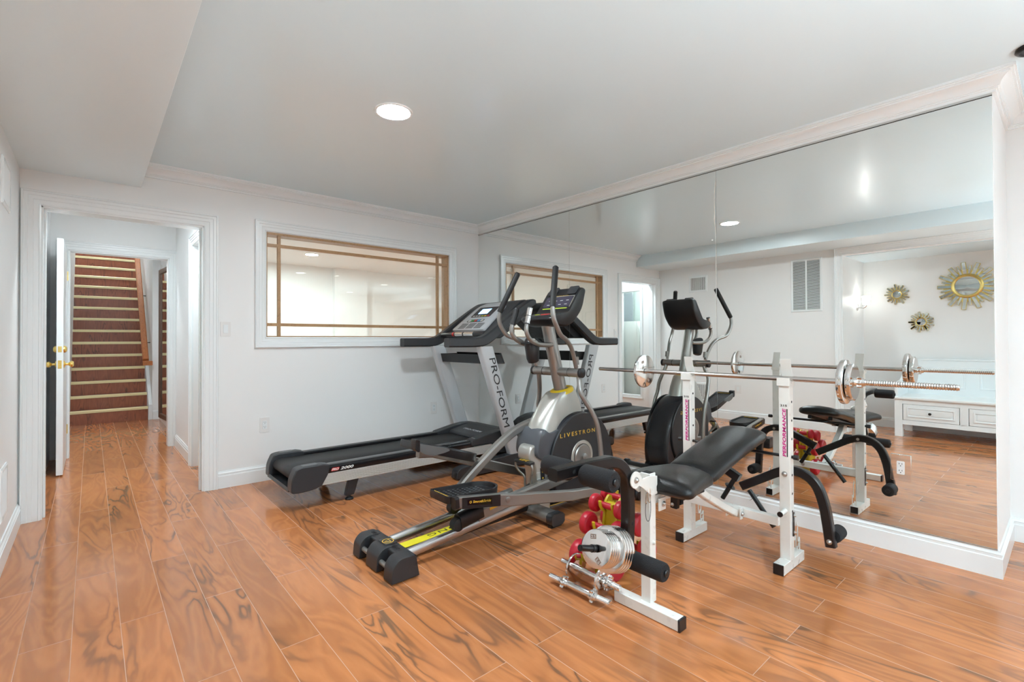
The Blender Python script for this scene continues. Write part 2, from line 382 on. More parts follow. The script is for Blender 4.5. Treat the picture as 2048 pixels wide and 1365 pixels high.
# back wall with doorway and interior window openings
X1, X2, ZD = -.247, .656, 2.034
W0, W1, WZ0, WZ1 = 1.099, 2.893, 1.183, 2.056
mb = MB()
for a in [(XL - .12, X1, 0, 2.5), (X1, X2, ZD, 2.5), (X2, W0, 0, 2.5), (W0, W1, 0, WZ0), (W0, W1, WZ1, 2.5), (W1, 5.7, 0, 2.5)]:
    mb.box(a[0], a[1], YB, YB + .12, a[2], a[3])
struct('wall_back', mb, wallm)
mb = MB(); OY = 1.843; OZ = 2.171
mb.box(XL - .12, XL, OY, YB, 0, 2.5).box(XL - .12, XL, -.75, OY, OZ, 2.5).box(XL - .12, XL, -4.75, -.75, 0, 2.5)
struct('wall_left', mb, wallm)
struct('wall_right', MB().xy([(XM, YB + .01), (XM, YE), (3.97, YE), (3.97, -4.75), (4.12, -4.75), (4.12, YB + .01)], 0, 2.5), wallm)
struct('wall_rear', MB().box(XL - .12, .7, -4.75, -4.6, 0, 2.5).box(3.3, 4.12, -4.75, -4.6, 0, 2.5).box(.7, 3.3, -4.75, -4.6, 0, .28).box(.7, 3.3, -4.75, -4.6, 2.12, 2.5), wallm)
mb = MB()
for a in [(.7, .76), (1.97, 2.03), (3.24, 3.3)]: mb.box(a[0], a[1], -4.70, -4.64, .28, 2.12)
mb.box(.7, 3.3, -4.70, -4.64, .28, .34).box(.7, 3.3, -4.70, -4.64, 2.06, 2.12)
struct('added_rear_window', mb, trimm, bevel=.003)  # rear window added out of view to let sky light in
# niche / entry hall behind the left wall
struct('wall_niche_side', MB().box(-1.40, XL - .12, OY, OY + .12, 0, 2.3), wallm)
struct('wall_niche_far', MB().box(-1.40, -1.24, -1.7, OY, 0, 2.3), wallm)
struct('wall_niche_end', MB().box(-1.24, XL - .12, -1.7, -1.6, 0, 2.3), wallm)
struct('ceiling_niche', MB().box(-1.40, XL - .12, -1.7, OY + .12, 2.165, 2.3), ceilm)
# corridor to the stairs
mb = MB(); GY0, GY1, GZ0, GZ1 = 4.70, 5.12, .22, 1.96
mb.box(-.42, -.30, 4.496, GY0, 0, 2.5).box(-.42, -.30, GY1, 6.62, 0, 2.5).box(-.42, -.30, GY0, GY1, 0, GZ0).box(-.42, -.30, GY0, GY1, GZ1, 2.5)
mb.box(-.42, -.23, 6.62, 8.9, 0, 2.5).box(-.42, -.215, 8.9, 12.2, -.05, 4.2)
struct('wall_hall_left', mb, wallm)
mb = MB(); HY0, HY1 = 4.62, 5.30
mb.box(.71, .83, 4.496, HY0, 0, 2.5).box(.71, .83, HY1, 6.62, 0, 2.5).box(.71, .83, HY0, HY1, 2.03, 2.5)
mb.box(.785, .90, 6.62, 8.9, 0, 2.5).box(.685, .90, 8.9, 12.2, 0, 4.2)
struct('wall_hall_right', mb, wallm)
mb = MB(); D0, D1, DY, DZ = -.17, .65, 6.50, 2.06
mb.box(-.30, D0, DY, DY + .12, 0, 2.5).box(D1, .79, DY, DY + .12, 0, 2.5).box(D0, D1, DY, DY + .12, DZ, 2.5)
struct('wall_hall_cross', mb, wallm)
struct('ceiling_hall', MB().box(-.42, 5.7, 4.50, 8.9, 2.43, 2.5), wallm)
struct('ceiling_stairwell', MB().box(-.42, .9, 8.9, 12.3, 4.2, 4.3).box(-.42, .9, 8.86, 8.9, 2.43, 4.3), wallm)
struct('wall_stair_end', MB().box(-.42, .9, 12.2, 12.3, 2.3, 4.3), wallm)
struct('wall_closet', MB().box(-1.05, -.97, 4.5, 5.5, 0, 2.3).box(-1.05, -.42, 5.5, 5.58, 0, 2.3).box(-1.05, -.42, 4.42, 4.5, 0, 2.3).box(-1.05, -.42, 4.42, 5.58, 2.3, 2.36), wallm)
# room seen through the interior window
struct('wall_next_room_far', MB().box(.83, 5.7, 8.60, 8.7, 0, 2.5).box(3.24, 3.83, 8.48, 8.62, 0, 2.5), wallm)
struct('wall_next_room_right', MB().box(5.6, 5.7, 4.4, 8.7, 0, 2.5), wallm)

# ---- door casings, crown, baseboards
cas = [(-.002, -.001), (-.002, .012), (.006, .015), (.010, .012), (.034, .014), (.038, .018), (.060, .018), (.064, .022), (.082, .022), (.086, .027), (.094, .027), (.097, .020), (.097, -.001)]
def casing(name, x1, x2, z0, z1, fn, closed=False, wsc=1.):
    pr = [(o * wsc, d) for o, d in cas]; m_ = MB()
    if closed: mould(m_, [(x1, z0), (x1, z1), (x2, z1), (x2, z0)], pr, fn, True)
    else: mould(m_, [(x1, z0), (x1, z1), (x2, z1), (x2, z0)], pr, fn)
    return struct(name, m_, trimm, angle=25)
casing('trim_1', X1, X2, 0, ZD, lambda x, z, d: (x, YB - d, z), wsc=.96)
casing('trim_2', W0 - .006, W1 + .006, WZ0 - .006, WZ1 + .006, lambda x, z, d: (x, YB - d, z), True, .86)
casing('trim_3', D0, D1, 0, DZ, lambda x, z, d: (x, DY - d, z), wsc=.9)
casing('trim_4', -HY1, -HY0, 0, 2.03, lambda x, z, d: (.71 - d, -x, z), wsc=.8)
casing('trim_5', -OY, .75, 0, OZ, lambda x, z, d: (XL + d, -x, z), wsc=.88)
casing('trim_6', GY0, GY1, GZ0, GZ1, lambda x, z, d: (-.30 + d, x, z), True, .5)
struct('trim_7', MB().box(X1 - .001, X1 + .012, YB - .005, YB + .125, 0, ZD).box(X2 - .012, X2 + .001, YB - .005, YB + .125, 0, ZD).box(X1, X2, YB - .005, YB + .125, ZD - .012, ZD + .001)
       .box(X1 + .012, X1 + .024, YB + .04, YB + .08, 0, ZD - .012).box(X2 - .024, X2 - .012, YB + .04, YB + .08, 0, ZD - .012), trimm, bevel=.002)
struct('trim_8', MB().box(D0 - .001, D0 + .012, DY - .004, DY + .124, 0, DZ).box(D1 - .012, D1 + .001, DY - .004, DY + .124, 0, DZ).box(D0, D1, DY - .004, DY + .124, DZ - .012, DZ), trimm, bevel=.002)
crown = [(-.002, 2.337), (.012, 2.337), (.013, 2.350), (.020, 2.351), (.020, 2.358), (.027, 2.359), (.031, 2.372), (.042, 2.387), (.056, 2.397), (.065, 2.400), (.065, 2.407), (.075, 2.407), (.076, 2.413), (.084, 2.413), (.084, ZC + .001), (-.002, ZC + .001)]
struct('trim_9', mould(MB(), [(3.97, -4.6), (3.97, YE), (XM, YE), (XM, YB), (XS, YB)], crown, lambda x, y, d: (x, y, d)), trimm, angle=25)
basep = [(-.001, 0), (.016, 0), (.016, .094), (.012, .098), (.012, .110), (.015, .113), (.008, .122), (.006, .131), (-.001, .131)]
def baseboard(name, path, prof=basep): return struct(name, mould(MB(), path, prof, lambda x, y, d: (x, y, d)), trimm, angle=25)
baseboard('baseboard_right', [(3.97, -4.6), (3.97, YE), (XM, YE), (XM, YB)])
baseboard('baseboard_back', [(XM - .018, YB), (X2 + .094, YB)])
baseboard('baseboard_left', [(XL, YB - .03), (XL, OY + .087)])
baseboard('baseboard_left_rear', [(XL, -.84), (XL, -4.6)])
baseboard('baseboard_niche', [(XL - .12, OY), (-1.24, OY), (-1.24, -1.6)])
baseboard('baseboard_hall', [(.71, DY - .02), (.71, HY1 + .08)][::-1])
baseboard('baseboard_landing_right', [(.785, 6.64), (.785, 8.9), (.69, 8.9)])
baseboard('baseboard_landing_left', [(-.23, 8.88), (-.23, 6.64)])
# slim channels that hold the mirror
struct('trim_10', MB().box(XM - .012, XM + .001, YE + .002, YB - .002, 2.326, 2.3375), mat('channel_metal', (.62, .63, .62), .3, .8))
struct('trim_14', MB().box(XM - .0072, XM - .001, YE + .002, YB - .002, 2.3235, 2.3262), darkhole)
struct('trim_11', MB().box(XM - .011, XM + .001, YE + .002, YB - .002, .131, .1345), steel)

# ---- interior window with wooden muntins
mb = MB()
mb.box(W0, W1, YB - .002, YB + .118, WZ1 - .020, WZ1).box(W0, W1, YB - .002, YB + .118, WZ0, WZ0 + .008)
mb.box(W0, W0 + .006, YB - .002, YB + .118, WZ0, WZ1).box(W1 - .014, W1, YB - .002, YB + .118, WZ0, WZ1)
wn = struct('window_1', mb, oakm, bevel=.001)
mb = MB()
for z_ in (1.286, 1.950): mb.box(W0, W1, YB + .008, YB + .032, z_ - .013, z_ + .013)
for x_ in (1.199, 2.762): mb.box(x_ - .013, x_ + .013, YB + .007, YB + .031, WZ0, WZ1)
struct('muntins', mb, oakm, bevel=.0015, parent=wn)
struct('panes', MB().box(W0, W1, YB + .038, YB + .040, WZ0, WZ1).box(W0, W1, YB + .068, YB + .070, WZ0, WZ1), glassm, parent=wn)

# ---- wall mirror in three tall panels
ys = [YE + .002, 1.6255, 3.002, YB - .003]
labs = ['large wall mirror panel nearest the pillar end of the mirror wall, chrome outlet plate on it',
        'middle panel of the three-panel wall mirror, between the two vertical seams',
        'wall mirror panel in the back corner beside the treadmill and interior window wall']
for i in range(3):
    o = build('wall_mirror_panel', MB().box(XM - .0062, XM - .0005, ys[i] + .0009, ys[i + 1] - .0009, .1335, 2.328), mirm, org=(XM, ys[i], .1335))
    tag(o, labs[i], 'mirror', 'panels of the mirror wall')
    if i == 1:
        mb = MB()
        pts = [(ys[1] + .0012, 2.27), (ys[1] + .007, 2.24), (ys[1] + .012, 2.19), (ys[1] + .014, 2.11), (ys[1] + .012, 2.03), (ys[1] + .017, 1.99), (ys[1] + .008, 1.93), (ys[1] + .006, 1.86), (ys[1] + .0012, 1.80)]
        inn = [(ys[1] + .0012, 1.81), (ys[1] + .004, 1.9), (ys[1] + .008, 1.98), (ys[1] + .008, 2.05), (ys[1] + .010, 2.11), (ys[1] + .008, 2.19), (ys[1] + .003, 2.24)]
        mb.yz(pts + inn, XM - .0066, XM - .0061)
        mb.yz([(ys[1] + .0012, 1.2), (ys[1] + .0045, 1.25), (ys[1] + .004, 1.80), (ys[1] + .0012, 1.81)], XM - .0066, XM - .0061)
        mb.lathe([(0, .006), (.0004, .006)], (XM - .0062, ys[1] + .028, 1.845), (-1, 0, 0), 10)
        wb = build('worn_silvering', mb, wornm, o); wb['label'] = 'flaked silvering along the seam'

# ---- recessed ceiling lights
def downlight(x, y, z, label, m=lampm, r=.088, grp='recessed ceiling lights'):
    t = thing('recessed_light', (x, y, z), label, 'ceiling light', grp)
    build('trim_ring', MB().lathe([(.0, r), (.004, r), (.006, r + .004), (.004, r + .015), (-.001, r + .018), (-.001, r)], (x, y, z - .0005), (0, 0, -1), 40, caps=False), trimm, t)
    build('diffuser', MB().lathe([(-.001, r + .001), (.002, r), (.0025, r * .5), (.003, .001)], (x, y, z - .0005), (0, 0, -1), 40), m, t)
    return t
downlight(1.272, 2.470, ZC, 'round recessed ceiling light above the floor in front of the treadmill')
for x, y, s in [(1.32, .29, 'round recessed ceiling light nearer the camera than the one before the treadmill'), (1.5, -1.47, 'round recessed ceiling light in the middle of the rear ceiling'),
                (1.42, -3.6, 'round recessed ceiling light close to the rear wall, left of the pair'), (2.97, -.63, 'round recessed ceiling light beyond the mirror wall pillar'),
                (3.13, -3.18, 'round recessed ceiling light near the rear right corner')]:
    downlight(x, y, ZC, s, lampd if x > 2.9 else lamp2 if y > -2 else lampm)
downlight(2.476, 7.393, 2.43, 'ceiling light of the next room, seen through the interior window', lampn, .085, 'ceiling lights beyond the window')
downlight(4.3, 6.0, 2.43, 'ceiling light of the next room at its right side', lampn, .085, 'ceiling lights beyond the window')
downlight(.25, 4.78, 2.43, 'added unseen light over the first stretch of the corridor', lamph, .085, 'added corridor lights')  # this and the next two are unseen lamps added to brighten the corridor
downlight(.28, 6.98, 2.43, 'added unseen light over the foot of the stairs', lamph, .085, 'added corridor lights')
downlight(.25, 10.6, 4.2, 'added unseen light high above the staircase', lamph, .10, 'added corridor lights')
downlight(-.68, 4.78, 2.30, 'added unseen light in the side closet behind the corridor glass', lamp2, .085, 'added corridor lights')  # lamp added out of view so the closet contents are lit
t = thing('ceiling_canopy', (3.117, .098, ZC), 'black round ceiling fixture plate at the top right beside the crown', 'ceiling fixture')
build('plate', MB().lathe([(0, .064), (.010, .066), (.016, .060), (.018, .052), (.012, .048), (.012, .001)], (3.117, .098, ZC), (0, 0, -1), 36), blackm, t)
build('hook', MB().tube(crv([(3.105, .110, ZC - .012), (3.105, .110, ZC - .028), (3.113, .104, ZC - .034), (3.119, .099, ZC - .026)], 4), .0035, 8), chromer, t)

# ---- wall plates and registers
def plate_xz(name, x0, x1, z0, z1, kind, label, cat='outlet'):
    y = YB; t = thing(name, ((x0 + x1) / 2, y, z0), label, cat)
    build('cover_plate', MB().xz(rnd([(x0, z0), (x1, z0), (x1, z1), (x0, z1)], .006, 3), y - .006, y + .0005), platep, t, bevel=.0015)
    xc, zc = (x0 + x1) / 2, (z0 + z1) / 2
    if kind == 'switch':
        build('rocker', MB().xz([(xc - .016, zc - .033), (xc + .016, zc - .033), (xc + .016, zc + .033), (xc - .016, zc + .033)], y - .010, y - .005), trimm, t, bevel=.0015)
    else:
        build('receptacle', MB().xz(rnd([(xc - .017, zc - .034), (xc + .017, zc - .034), (xc + .017, zc + .034), (xc - .017, zc + .034)], .006, 3), y - .0085, y - .005), trimm, t, bevel=.001)
        m_ = MB()
        for s in (-1, 1):
            for q in (-1, 1): m_.box(xc + q * .006 - .001, xc + q * .006 + .001, y - .0088, y - .008, zc + s * .018 + .001, zc + s * .018 + .009)
            m_.cyl((xc, y - .0088, zc + s * .018 - .006), (xc, y - .008, zc + s * .018 - .006), .0024, 10)
        build('slots', m_, darkhole, t)
plate_xz('light_switch', .766, .838, 1.187, 1.303, 'switch', 'white rocker light switch beside the doorway casing', 'light switch')
plate_xz('wall_outlet', 1.048, 1.122, .396, .520, 'o', 'white wall outlet left of the treadmill, near the doorway')
plate_xz('wall_outlet', 2.667, 2.741, .386, .506, 'o', 'white wall outlet behind the treadmill, between its uprights')
# chrome-framed outlet set in the mirror
t = thing('mirror_outlet', (XM - .0062, .616, .385), 'white outlet in a mirrored chrome plate low on the wall mirror', 'outlet')
x_ = XM - .0066
build('cover_plate', MB().yz(rnd([(.572, .385), (.660, .385), (.660, .527), (.572, .527)], .003, 2), x_ - .006, x_), mirror_mat('chrome_plate', (.80, .80, .79), .03), t, bevel=.003)
build('receptacle', MB().yz(rnd([(.599, .421), (.633, .421), (.633, .491), (.599, .491)], .004, 2), x_ - .009, x_ - .005), platep, t, bevel=.001)
m_ = MB()
for s in (-1, 1):
    for q in (-1, 1): m_.box(x_ - .0094, x_ - .0085, .616 + q * .006 - .0012, .616 + q * .006 + .0012, .456 + s * .018, .456 + s * .018 + .008)
    m_.cyl((x_ - .0094, .616, .456 + s * .018 - .007), (x_ - .0085, .616, .456 + s * .018 - .007), .0026, 10)
build('slots', m_, darkhole, t)
def register(y0, y1, z0, z1, label, horiz=False, cols=1):
    x = XL; t = thing('air_register', (x, (y0 + y1) / 2, z0), label, 'vent')
    f = .030 if not horiz else .028; m_ = MB()
    fn = lambda a, b, d: (x + d, a, b)
    mould(m_, [(y0 + f, z0 + f), (y1 - f, z0 + f), (y1 - f, z1 - f), (y0 + f, z1 - f)], [(0, .0), (0, .006), (-f * .7, .009), (-f, .004), (-f, 0)], fn, True)
    if cols == 2: m_.box(x, x + .008, (y0 + y1) / 2 - .009, (y0 + y1) / 2 + .009, z0 + f * .5, z1 - f * .5)
    build('frame', m_, trimm, t, angle=25)
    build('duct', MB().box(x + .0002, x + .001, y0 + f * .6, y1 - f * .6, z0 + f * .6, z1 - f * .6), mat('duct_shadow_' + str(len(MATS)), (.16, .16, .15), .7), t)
    m_ = MB()
    if horiz:
        n = int((z1 - z0 - 2 * f) / .0155)
        for k in range(n):
            zz = z0 + f + (k + .5) * (z1 - z0 - 2 * f) / n
            m_.obox((x + .004, (y0 + y1) / 2, zz), (.7, 0, -.7), (0, 1, 0), (.7, 0, .7), .010, y1 - y0 - 2 * f + .01, .0012)
    else:
        n = int((y1 - y0 - 2 * f) / .016)
        for k in range(n):
            yy = y0 + f + (k + .5) * (y1 - y0 - 2 * f) / n
            m_.obox((x + .004, yy, (z0 + z1) / 2), (.8, .6, 0), (-.6, .8, 0), (0, 0, 1), .010, .0012, z1 - z0 - 2 * f + .01)
    build('slats', m_, trimm, t)
register(3.562, 3.856, 1.861, 2.107, 'white supply register high on the left wall near the doorway')
register(3.565, 3.790, .227, .500, 'white register low on the left wall just above the baseboard')
register(2.058, 2.424, 1.496, 2.179, 'tall white louvred return grille on the left wall, seen in the mirror', True, 2)
t = thing('blank_wall_plate', (XL, 3.12, .383), 'white two-gang wall plate on the left wall, seen in the mirror', 'outlet')
build('cover_plate', MB().yz(rnd([(3.08, .383), (3.165, .383), (3.165, .498), (3.08, .498)], .005, 3), XL - .0005, XL + .006), platep, t, bevel=.0015)
build('receptacle', MB().yz([(3.105, .408), (3.14, .408), (3.14, .473), (3.105, .473)], XL + .005, XL + .009), trimm, t, bevel=.001)

# ================================================================== CORRIDOR
# staircase: each step one riser and tread with its brass nosing
RZ, TY, SY = .1905, .1985, 8.93
t = thing('staircase', (.21, SY, 0), 'straight staircase with rosewood risers and brass-coloured nosings at the corridor end', 'stairs')
NS = 15
for k in range(NS):
    y = SY + k * TY
    s_ = build('step', MB().box(-.213, .640, y, y + .02, k * RZ, (k + 1) * RZ).box(-.213, .640, y - .002, y + TY + .02, (k + 1) * RZ - .02, (k + 1) * RZ), riserm, t, bevel=.001)
    build('nosing', MB().xz([(0, 0)], 0, 0) if False else MB().prism([(y - .010, (k + 1) * RZ - .034), (y - .004, (k + 1) * RZ - .036), (y - .002, (k + 1) * RZ + .001), (y + .04, (k + 1) * RZ + .001), (y + .04, (k + 1) * RZ + .004), (y - .008, (k + 1) * RZ + .004), (y - .012, (k + 1) * RZ - .002)], lambda p, a: (a, p[0], p[1]), -.213, .638), nosing, s_)
struct('trim_12', MB().prism([(SY - .05, 0), (SY - .05, .22), (SY + NS * TY, .22 + NS * RZ + .03), (SY + NS * TY, NS * RZ - .2), (SY + .1, 0)], lambda p, a: (a, p[0], p[1]), .642, .684), trimm, bevel=.002)
struct('trim_13', MB().prism([(SY - .03, 0), (SY - .03, .22), (SY + NS * TY, .22 + NS * RZ + .03), (SY + NS * TY, NS * RZ - .2), (SY + .1, 0)], lambda p, a: (a, p[0], p[1]), -.2148, -.2135), trimm)
t = thing('handrail', (.63, 8.8, .84), 'reddish wooden handrail on the right side of the staircase', 'handrail')
p0 = Vector((.605, 8.86, .875)); p1 = p0 + Vector((0, 2.6, 2.6 * .96))
build('rail', MB().sweep([p0, p1], .075, .06, (1, 0, 0), bev=.014), railw, t)
build('rail_return', MB().box(.565, .683, 8.80, 8.87, .80, .865), railw, t, bevel=.006)
for q in (.35, 1.15, 1.95):
    m_ = MB(); c = p0 + (p1 - p0) * (q / 2.6)
    m_.tube(crv([c + Vector((.0, 0, -.03)), c + Vector((.03, 0, -.075)), c + Vector((.079, 0, -.08))], 4), .007, 8)
    build('bracket', m_, blackm, t)
# tall framed mirror on the landing wall
t = thing('standing_mirror', (.77, 8.2, .08), 'tall mirror in a dark wooden frame on the corridor wall by the stairs', 'mirror')
m_ = MB(); md = Vector((-.051, .55, 0)).normalized(); mn = Vector((-md.y, md.x, 0)); mo = Vector((.770, 7.66, 0))
fn = lambda a, b, d: tuple(mo + md * a + mn * d + Vector((0, 0, b)))
mould(m_, [(0, .105), (.55, .105), (.55, 2.13), (0, 2.13)], [(0, -.004), (0, .012), (.012, .022), (.060, .018), (.070, .008), (.070, -.004)][::1], fn, True)
build('frame', m_, dkwood, t, angle=25)
m_ = MB(); m_.loft([[fn(0, .105, -.004), fn(.55, .105, -.004), fn(.55, 2.13, -.004), fn(0, 2.13, -.004)], [fn(0, .105, .002), fn(.55, .105, .002), fn(.55, 2.13, .002), fn(0, 2.13, .002)]])
build('glass', m_, mirs, t)
# white door leaf standing open on the left of the corridor
t = thing('open_door', (-.20, 6.46, .01), 'white door standing open against the left side of the corridor', 'door')
build('leaf', MB().box(-.222, -.178, 5.66, 6.465, .012, 2.035), trimm, t, bevel=.002)
for s, nm in ((1, 'knob'), (-1, 'knob')):
    o = (-.200 + s * .022, 5.73, .955)
    build(nm, MB().lathe([(0, .031), (.006, .031), (.010, .024), (.012, .011), (.030, .010), (.036, .018), (.046, .027), (.058, .027), (.066, .018), (.068, .001)], o, (s, 0, 0), 28), brass, t)
    build('deadbolt', MB().lathe([(0, .030), (.008, .030), (.014, .026), (.022, .018), (.024, .001)], (-.200 + s * .022, 5.73, 1.085), (s, 0, 0), 28), brass, t)
build('latch_plate', MB().box(-.212, -.188, 5.6585, 5.661, .92, .99).box(-.212, -.188, 5.6585, 5.661, 1.06, 1.11).box(-.205, -.195, 5.650, 5.66, .945, .965), brass, t, bevel=.001)
build('hinge', MB().cyl((-.176, 6.47, .25), (-.176, 6.47, .34), .006, 10).cyl((-.176, 6.47, 1.75), (-.176, 6.47, 1.84), .006, 10), brass, t)
# six-panel door closed in the corridor's right wall
def panel_door(name, x, y0, y1, z1, sgn, label=None):
    m_ = MB(); m_.box(x - .018, x + .018, y0, y1, .012, z1)
    W = y1 - y0
    for (a, b) in ((.12, .46), (.54, .88)):
        for (c, d) in ((.09, .40), (.47, .78), (.84, .95)):
            for s in (-1, 1):
                mould(m_, [(y0 + a * W, c * z1), (y0 + b * W, c * z1), (y0 + b * W, d * z1), (y0 + a * W, d * z1)],
                      [(0, -.002), (0, .004), (.010, .006), (.018, -.002)], lambda u, v, dd, s=s: (x + s * (.018 + dd), u, v), True)
    return struct(name, m_, trimm, bevel=.001)
d_ = panel_door('door_1', .806, HY0 + .004, HY1 - .004, 2.028, 1)
build('handle', MB().lathe([(0, .028), (.006, .028), (.010, .011), (.030, .010), (.040, .026), (.056, .025), (.062, .001)], (.824, HY0 + .07, .95), (1, 0, 0), 24), brass, d_)
# glazed panel and what stands behind it, seen only in the wall mirror
struct('window_2', MB().box(-.37, -.366, GY0 + .001, GY1 - .001, GZ0 + .001, GZ1 - .001), glassm)
tag(build('leaning_board', MB().box(-.86, -.84, 5.235, 5.48, 0, 2.0), greyb, org=(-.85, 5.35, 0), bevel=.002), 'grey board standing behind the corridor glass, seen in the mirror', 'board')
tag(build('pale_door_slab', MB().box(-.93, -.89, 4.52, 5.45, 0, 2.05), mintb, org=(-.91, 5.0, 0), bevel=.002), 'pale greenish slab behind the corridor glass, seen in the mirror', 'board')
m_ = MB(); rings = []
for k in range(22):
    z_ = k / 21 * 1.47; ring = []
    for j in range(48):
        a = 2 * PI * j / 48; q = 1 + .035 * math.sin(9 * a + z_ * 3) + .025 * math.sin(17 * a - z_ * 7); tp = 1 - max(0, (z_ - 1.2) / .5) ** 2 * .9
        ring.append((-.66 + .11 * q * tp * math.copysign(abs(math.cos(a)) ** .5, math.cos(a)), 5.13 + .24 * q * tp * math.copysign(abs(math.sin(a)) ** .5, math.sin(a)), z_))
    rings.append(ring)
m_.loft(rings)
tag(build('wrapped_bundle', m_, plasticw, org=(-.66, 5.13, 0)), 'tall bundle wrapped in crinkled plastic film behind the corridor glass', 'wrapped bundle')

# ================================================================== NICHE (seen in the mirror)
def sunburst(cy, cz, Rg, R, n, label, seed):
    rr = random.Random(seed); x = -1.238
    t = thing('sunburst_mirror', (x, cy, cz), label, 'mirror')
    g = MB(); m_ = MB()
    for k in range(n):
        a = 2 * PI * k / n; long_ = (k % 4 == 0); mid = (k % 4 == 2); L = R * (rr.uniform(.93, 1.) if long_ else rr.uniform(.78, .88) if mid else rr.uniform(.62, .76))
        wd = R * (.15 if long_ else .085 if mid else .055)
        d = Vector((0, math.cos(a), math.sin(a))); s = Vector((0, -math.sin(a), math.cos(a))); c = Vector((x, cy, cz))
        mid_p = c + d * (Rg * .9 + L) / 2
        g.obox(mid_p + Vector((.008 + .002 * (k % 3), 0, 0)), d, s, (1, 0, 0), L - Rg * .9, wd, .012)
        if long_ or mid:
            m_.obox(c + d * (Rg * 1.25 + L * .985) / 2 + Vector((.0165 + .002 * (k % 3), 0, 0)), d, s, (1, 0, 0), L * .985 - Rg * 1.25, wd * .72, .004)
    build('rays', g, golds, t, bevel=.0008); build('mirrored_slats', m_, mirs, t)
    build('ring', MB().lathe([(0, Rg * .95), (.022, Rg * .95), (.030, Rg * 1.02), (.032, Rg * 1.12), (.026, Rg * 1.22), (.014, Rg * 1.27), (0, Rg * 1.27)], (x, cy, cz), (1, 0, 0), 48, caps=False), golds, t)
    build('glass', MB().lathe([(.015, Rg * .98), (.021, Rg * .96), (.022, .001)], (x, cy, cz), (1, 0, 0), 48), mirs, t)
sunburst(.821, 1.768, .115, .285, 52, 'largest gold sunburst mirror, on the far wall seen in the wall mirror', 3)
sunburst(1.483, 1.712, .045, .135, 36, 'small gold sunburst mirror, upper of the two small ones, nearest the sconce', 5)
sunburst(1.245, 1.353, .045, .135, 36, 'small gold sunburst mirror, the lowest of the three', 8)
t = thing('wall_sconce', (-.93, OY, 1.57), 'chrome wall sconce with a glowing glass shade, seen in the mirror', 'wall light')
build('back_plate', MB().lathe([(0, .045), (.01, .045), (.016, .036), (.018, .001)], (-.93, OY, 1.555), (0, -1, 0), 28), chrome, t)
build('arm', MB().tube(crv([(-.93, OY - .01, 1.555), (-.93, OY - .06, 1.545), (-.93, OY - .095, 1.56), (-.93, OY - .10, 1.585)], 5), .008, 10), chrome, t)
sh = build('shade', MB().lathe([(0, .020), (.002, .036), (.05, .042), (.105, .046), (.11, .046), (.11, .040), (.02, .034), (.01, .001)], (-.93, OY - .10, 1.585), (0, 0, 1), 32), sconcem, t)
# storage bench
BX, BY0, BY1 = -.60, .16, 1.40
t = thing('storage_bench', (-.89, .78, 0), 'white panelled storage bench with two drawers under the sunburst mirrors', 'bench')
for y0 in (BY1 - .075, BY0):
    for x0 in (BX - .065, -1.19): build('leg', MB().box(x0, x0 + .065, y0, y0 + .075, 0, .44), trimm, t, bevel=.003)
m_ = MB().box(BX - .022, BX - .002, BY0 + .07, BY1 - .07, .385, .44).box(BX - .022, BX - .002, BY0 + .07, BY1 - .07, .145, .198).box(BX - .022, BX - .002, .757, .827, .19, .39)
m_.box(-1.19, BX - .01, BY0 + .01, BY0 + .03, .15, .44).box(-1.19, BX - .01, BY1 - .03, BY1 - .01, .15, .44).box(-1.18, BX - .02, BY0 + .02, BY1 - .02, .15, .165)
build('carcass', m_, trimm, t, bevel=.002)
for (a, b) in ((.829, 1.322), (.238, .755)):
    dm = MB().box(BX - .018, BX - .001, a + .003, b - .003, .201, .382)
    mould(dm, [(a + .035, .235), (b - .035, .235), (b - .035, .350), (a + .035, .350)], [(0, -.003), (0, .006), (.014, .008), (.022, -.001)], lambda u, v, d: (BX + d - .001, u, v), True)
    dm.box(BX - .002, BX + .004, a + .065, b - .065, .262, .324)
    dw = build('drawer', dm, trimm, t, bevel=.002)
    build('knob', MB().lathe([(0, .008), (.012, .007), (.018, .014), (.026, .015), (.031, .001)], (BX + .003, (a + b) / 2, .292), (1, 0, 0), 20), blackm, dw)
build('seat_board', MB().box(-1.19, BX + .02, BY0 - .012, BY1 + .012, .44, .465), trimm, t, bevel=.005)
bm_ = MB().box(-1.20, -1.175, BY0, BY1, .46, .88)
for (a, b) in ((.84, 1.30), (.26, .72)):
    mould(bm_, [(a, .55), (b, .55), (b, .80), (a, .80)], [(0, -.002), (0, .006), (.012, .008), (.02, -.001)], lambda u, v, d: (-1.175 + d, u, v), True)
bm_.box(-1.205, -1.165, BY0 - .01, BY1 + .01, .88, .90)
build('back_panel', bm_, trimm, t, bevel=.002)
for y0 in (BY0, BY1 - .03):
    pr = rnd([(BX - .02, .46), (BX - .02, .64), (-.86, .64), (-1.0, .70), (-1.12, .88), (-1.175, .88), (-1.175, .46)], [0, .02, .05, .1, .05, 0, 0])
    build('armrest', MB().xz(pr, y0, y0 + .03), trimm, t, bevel=.003)

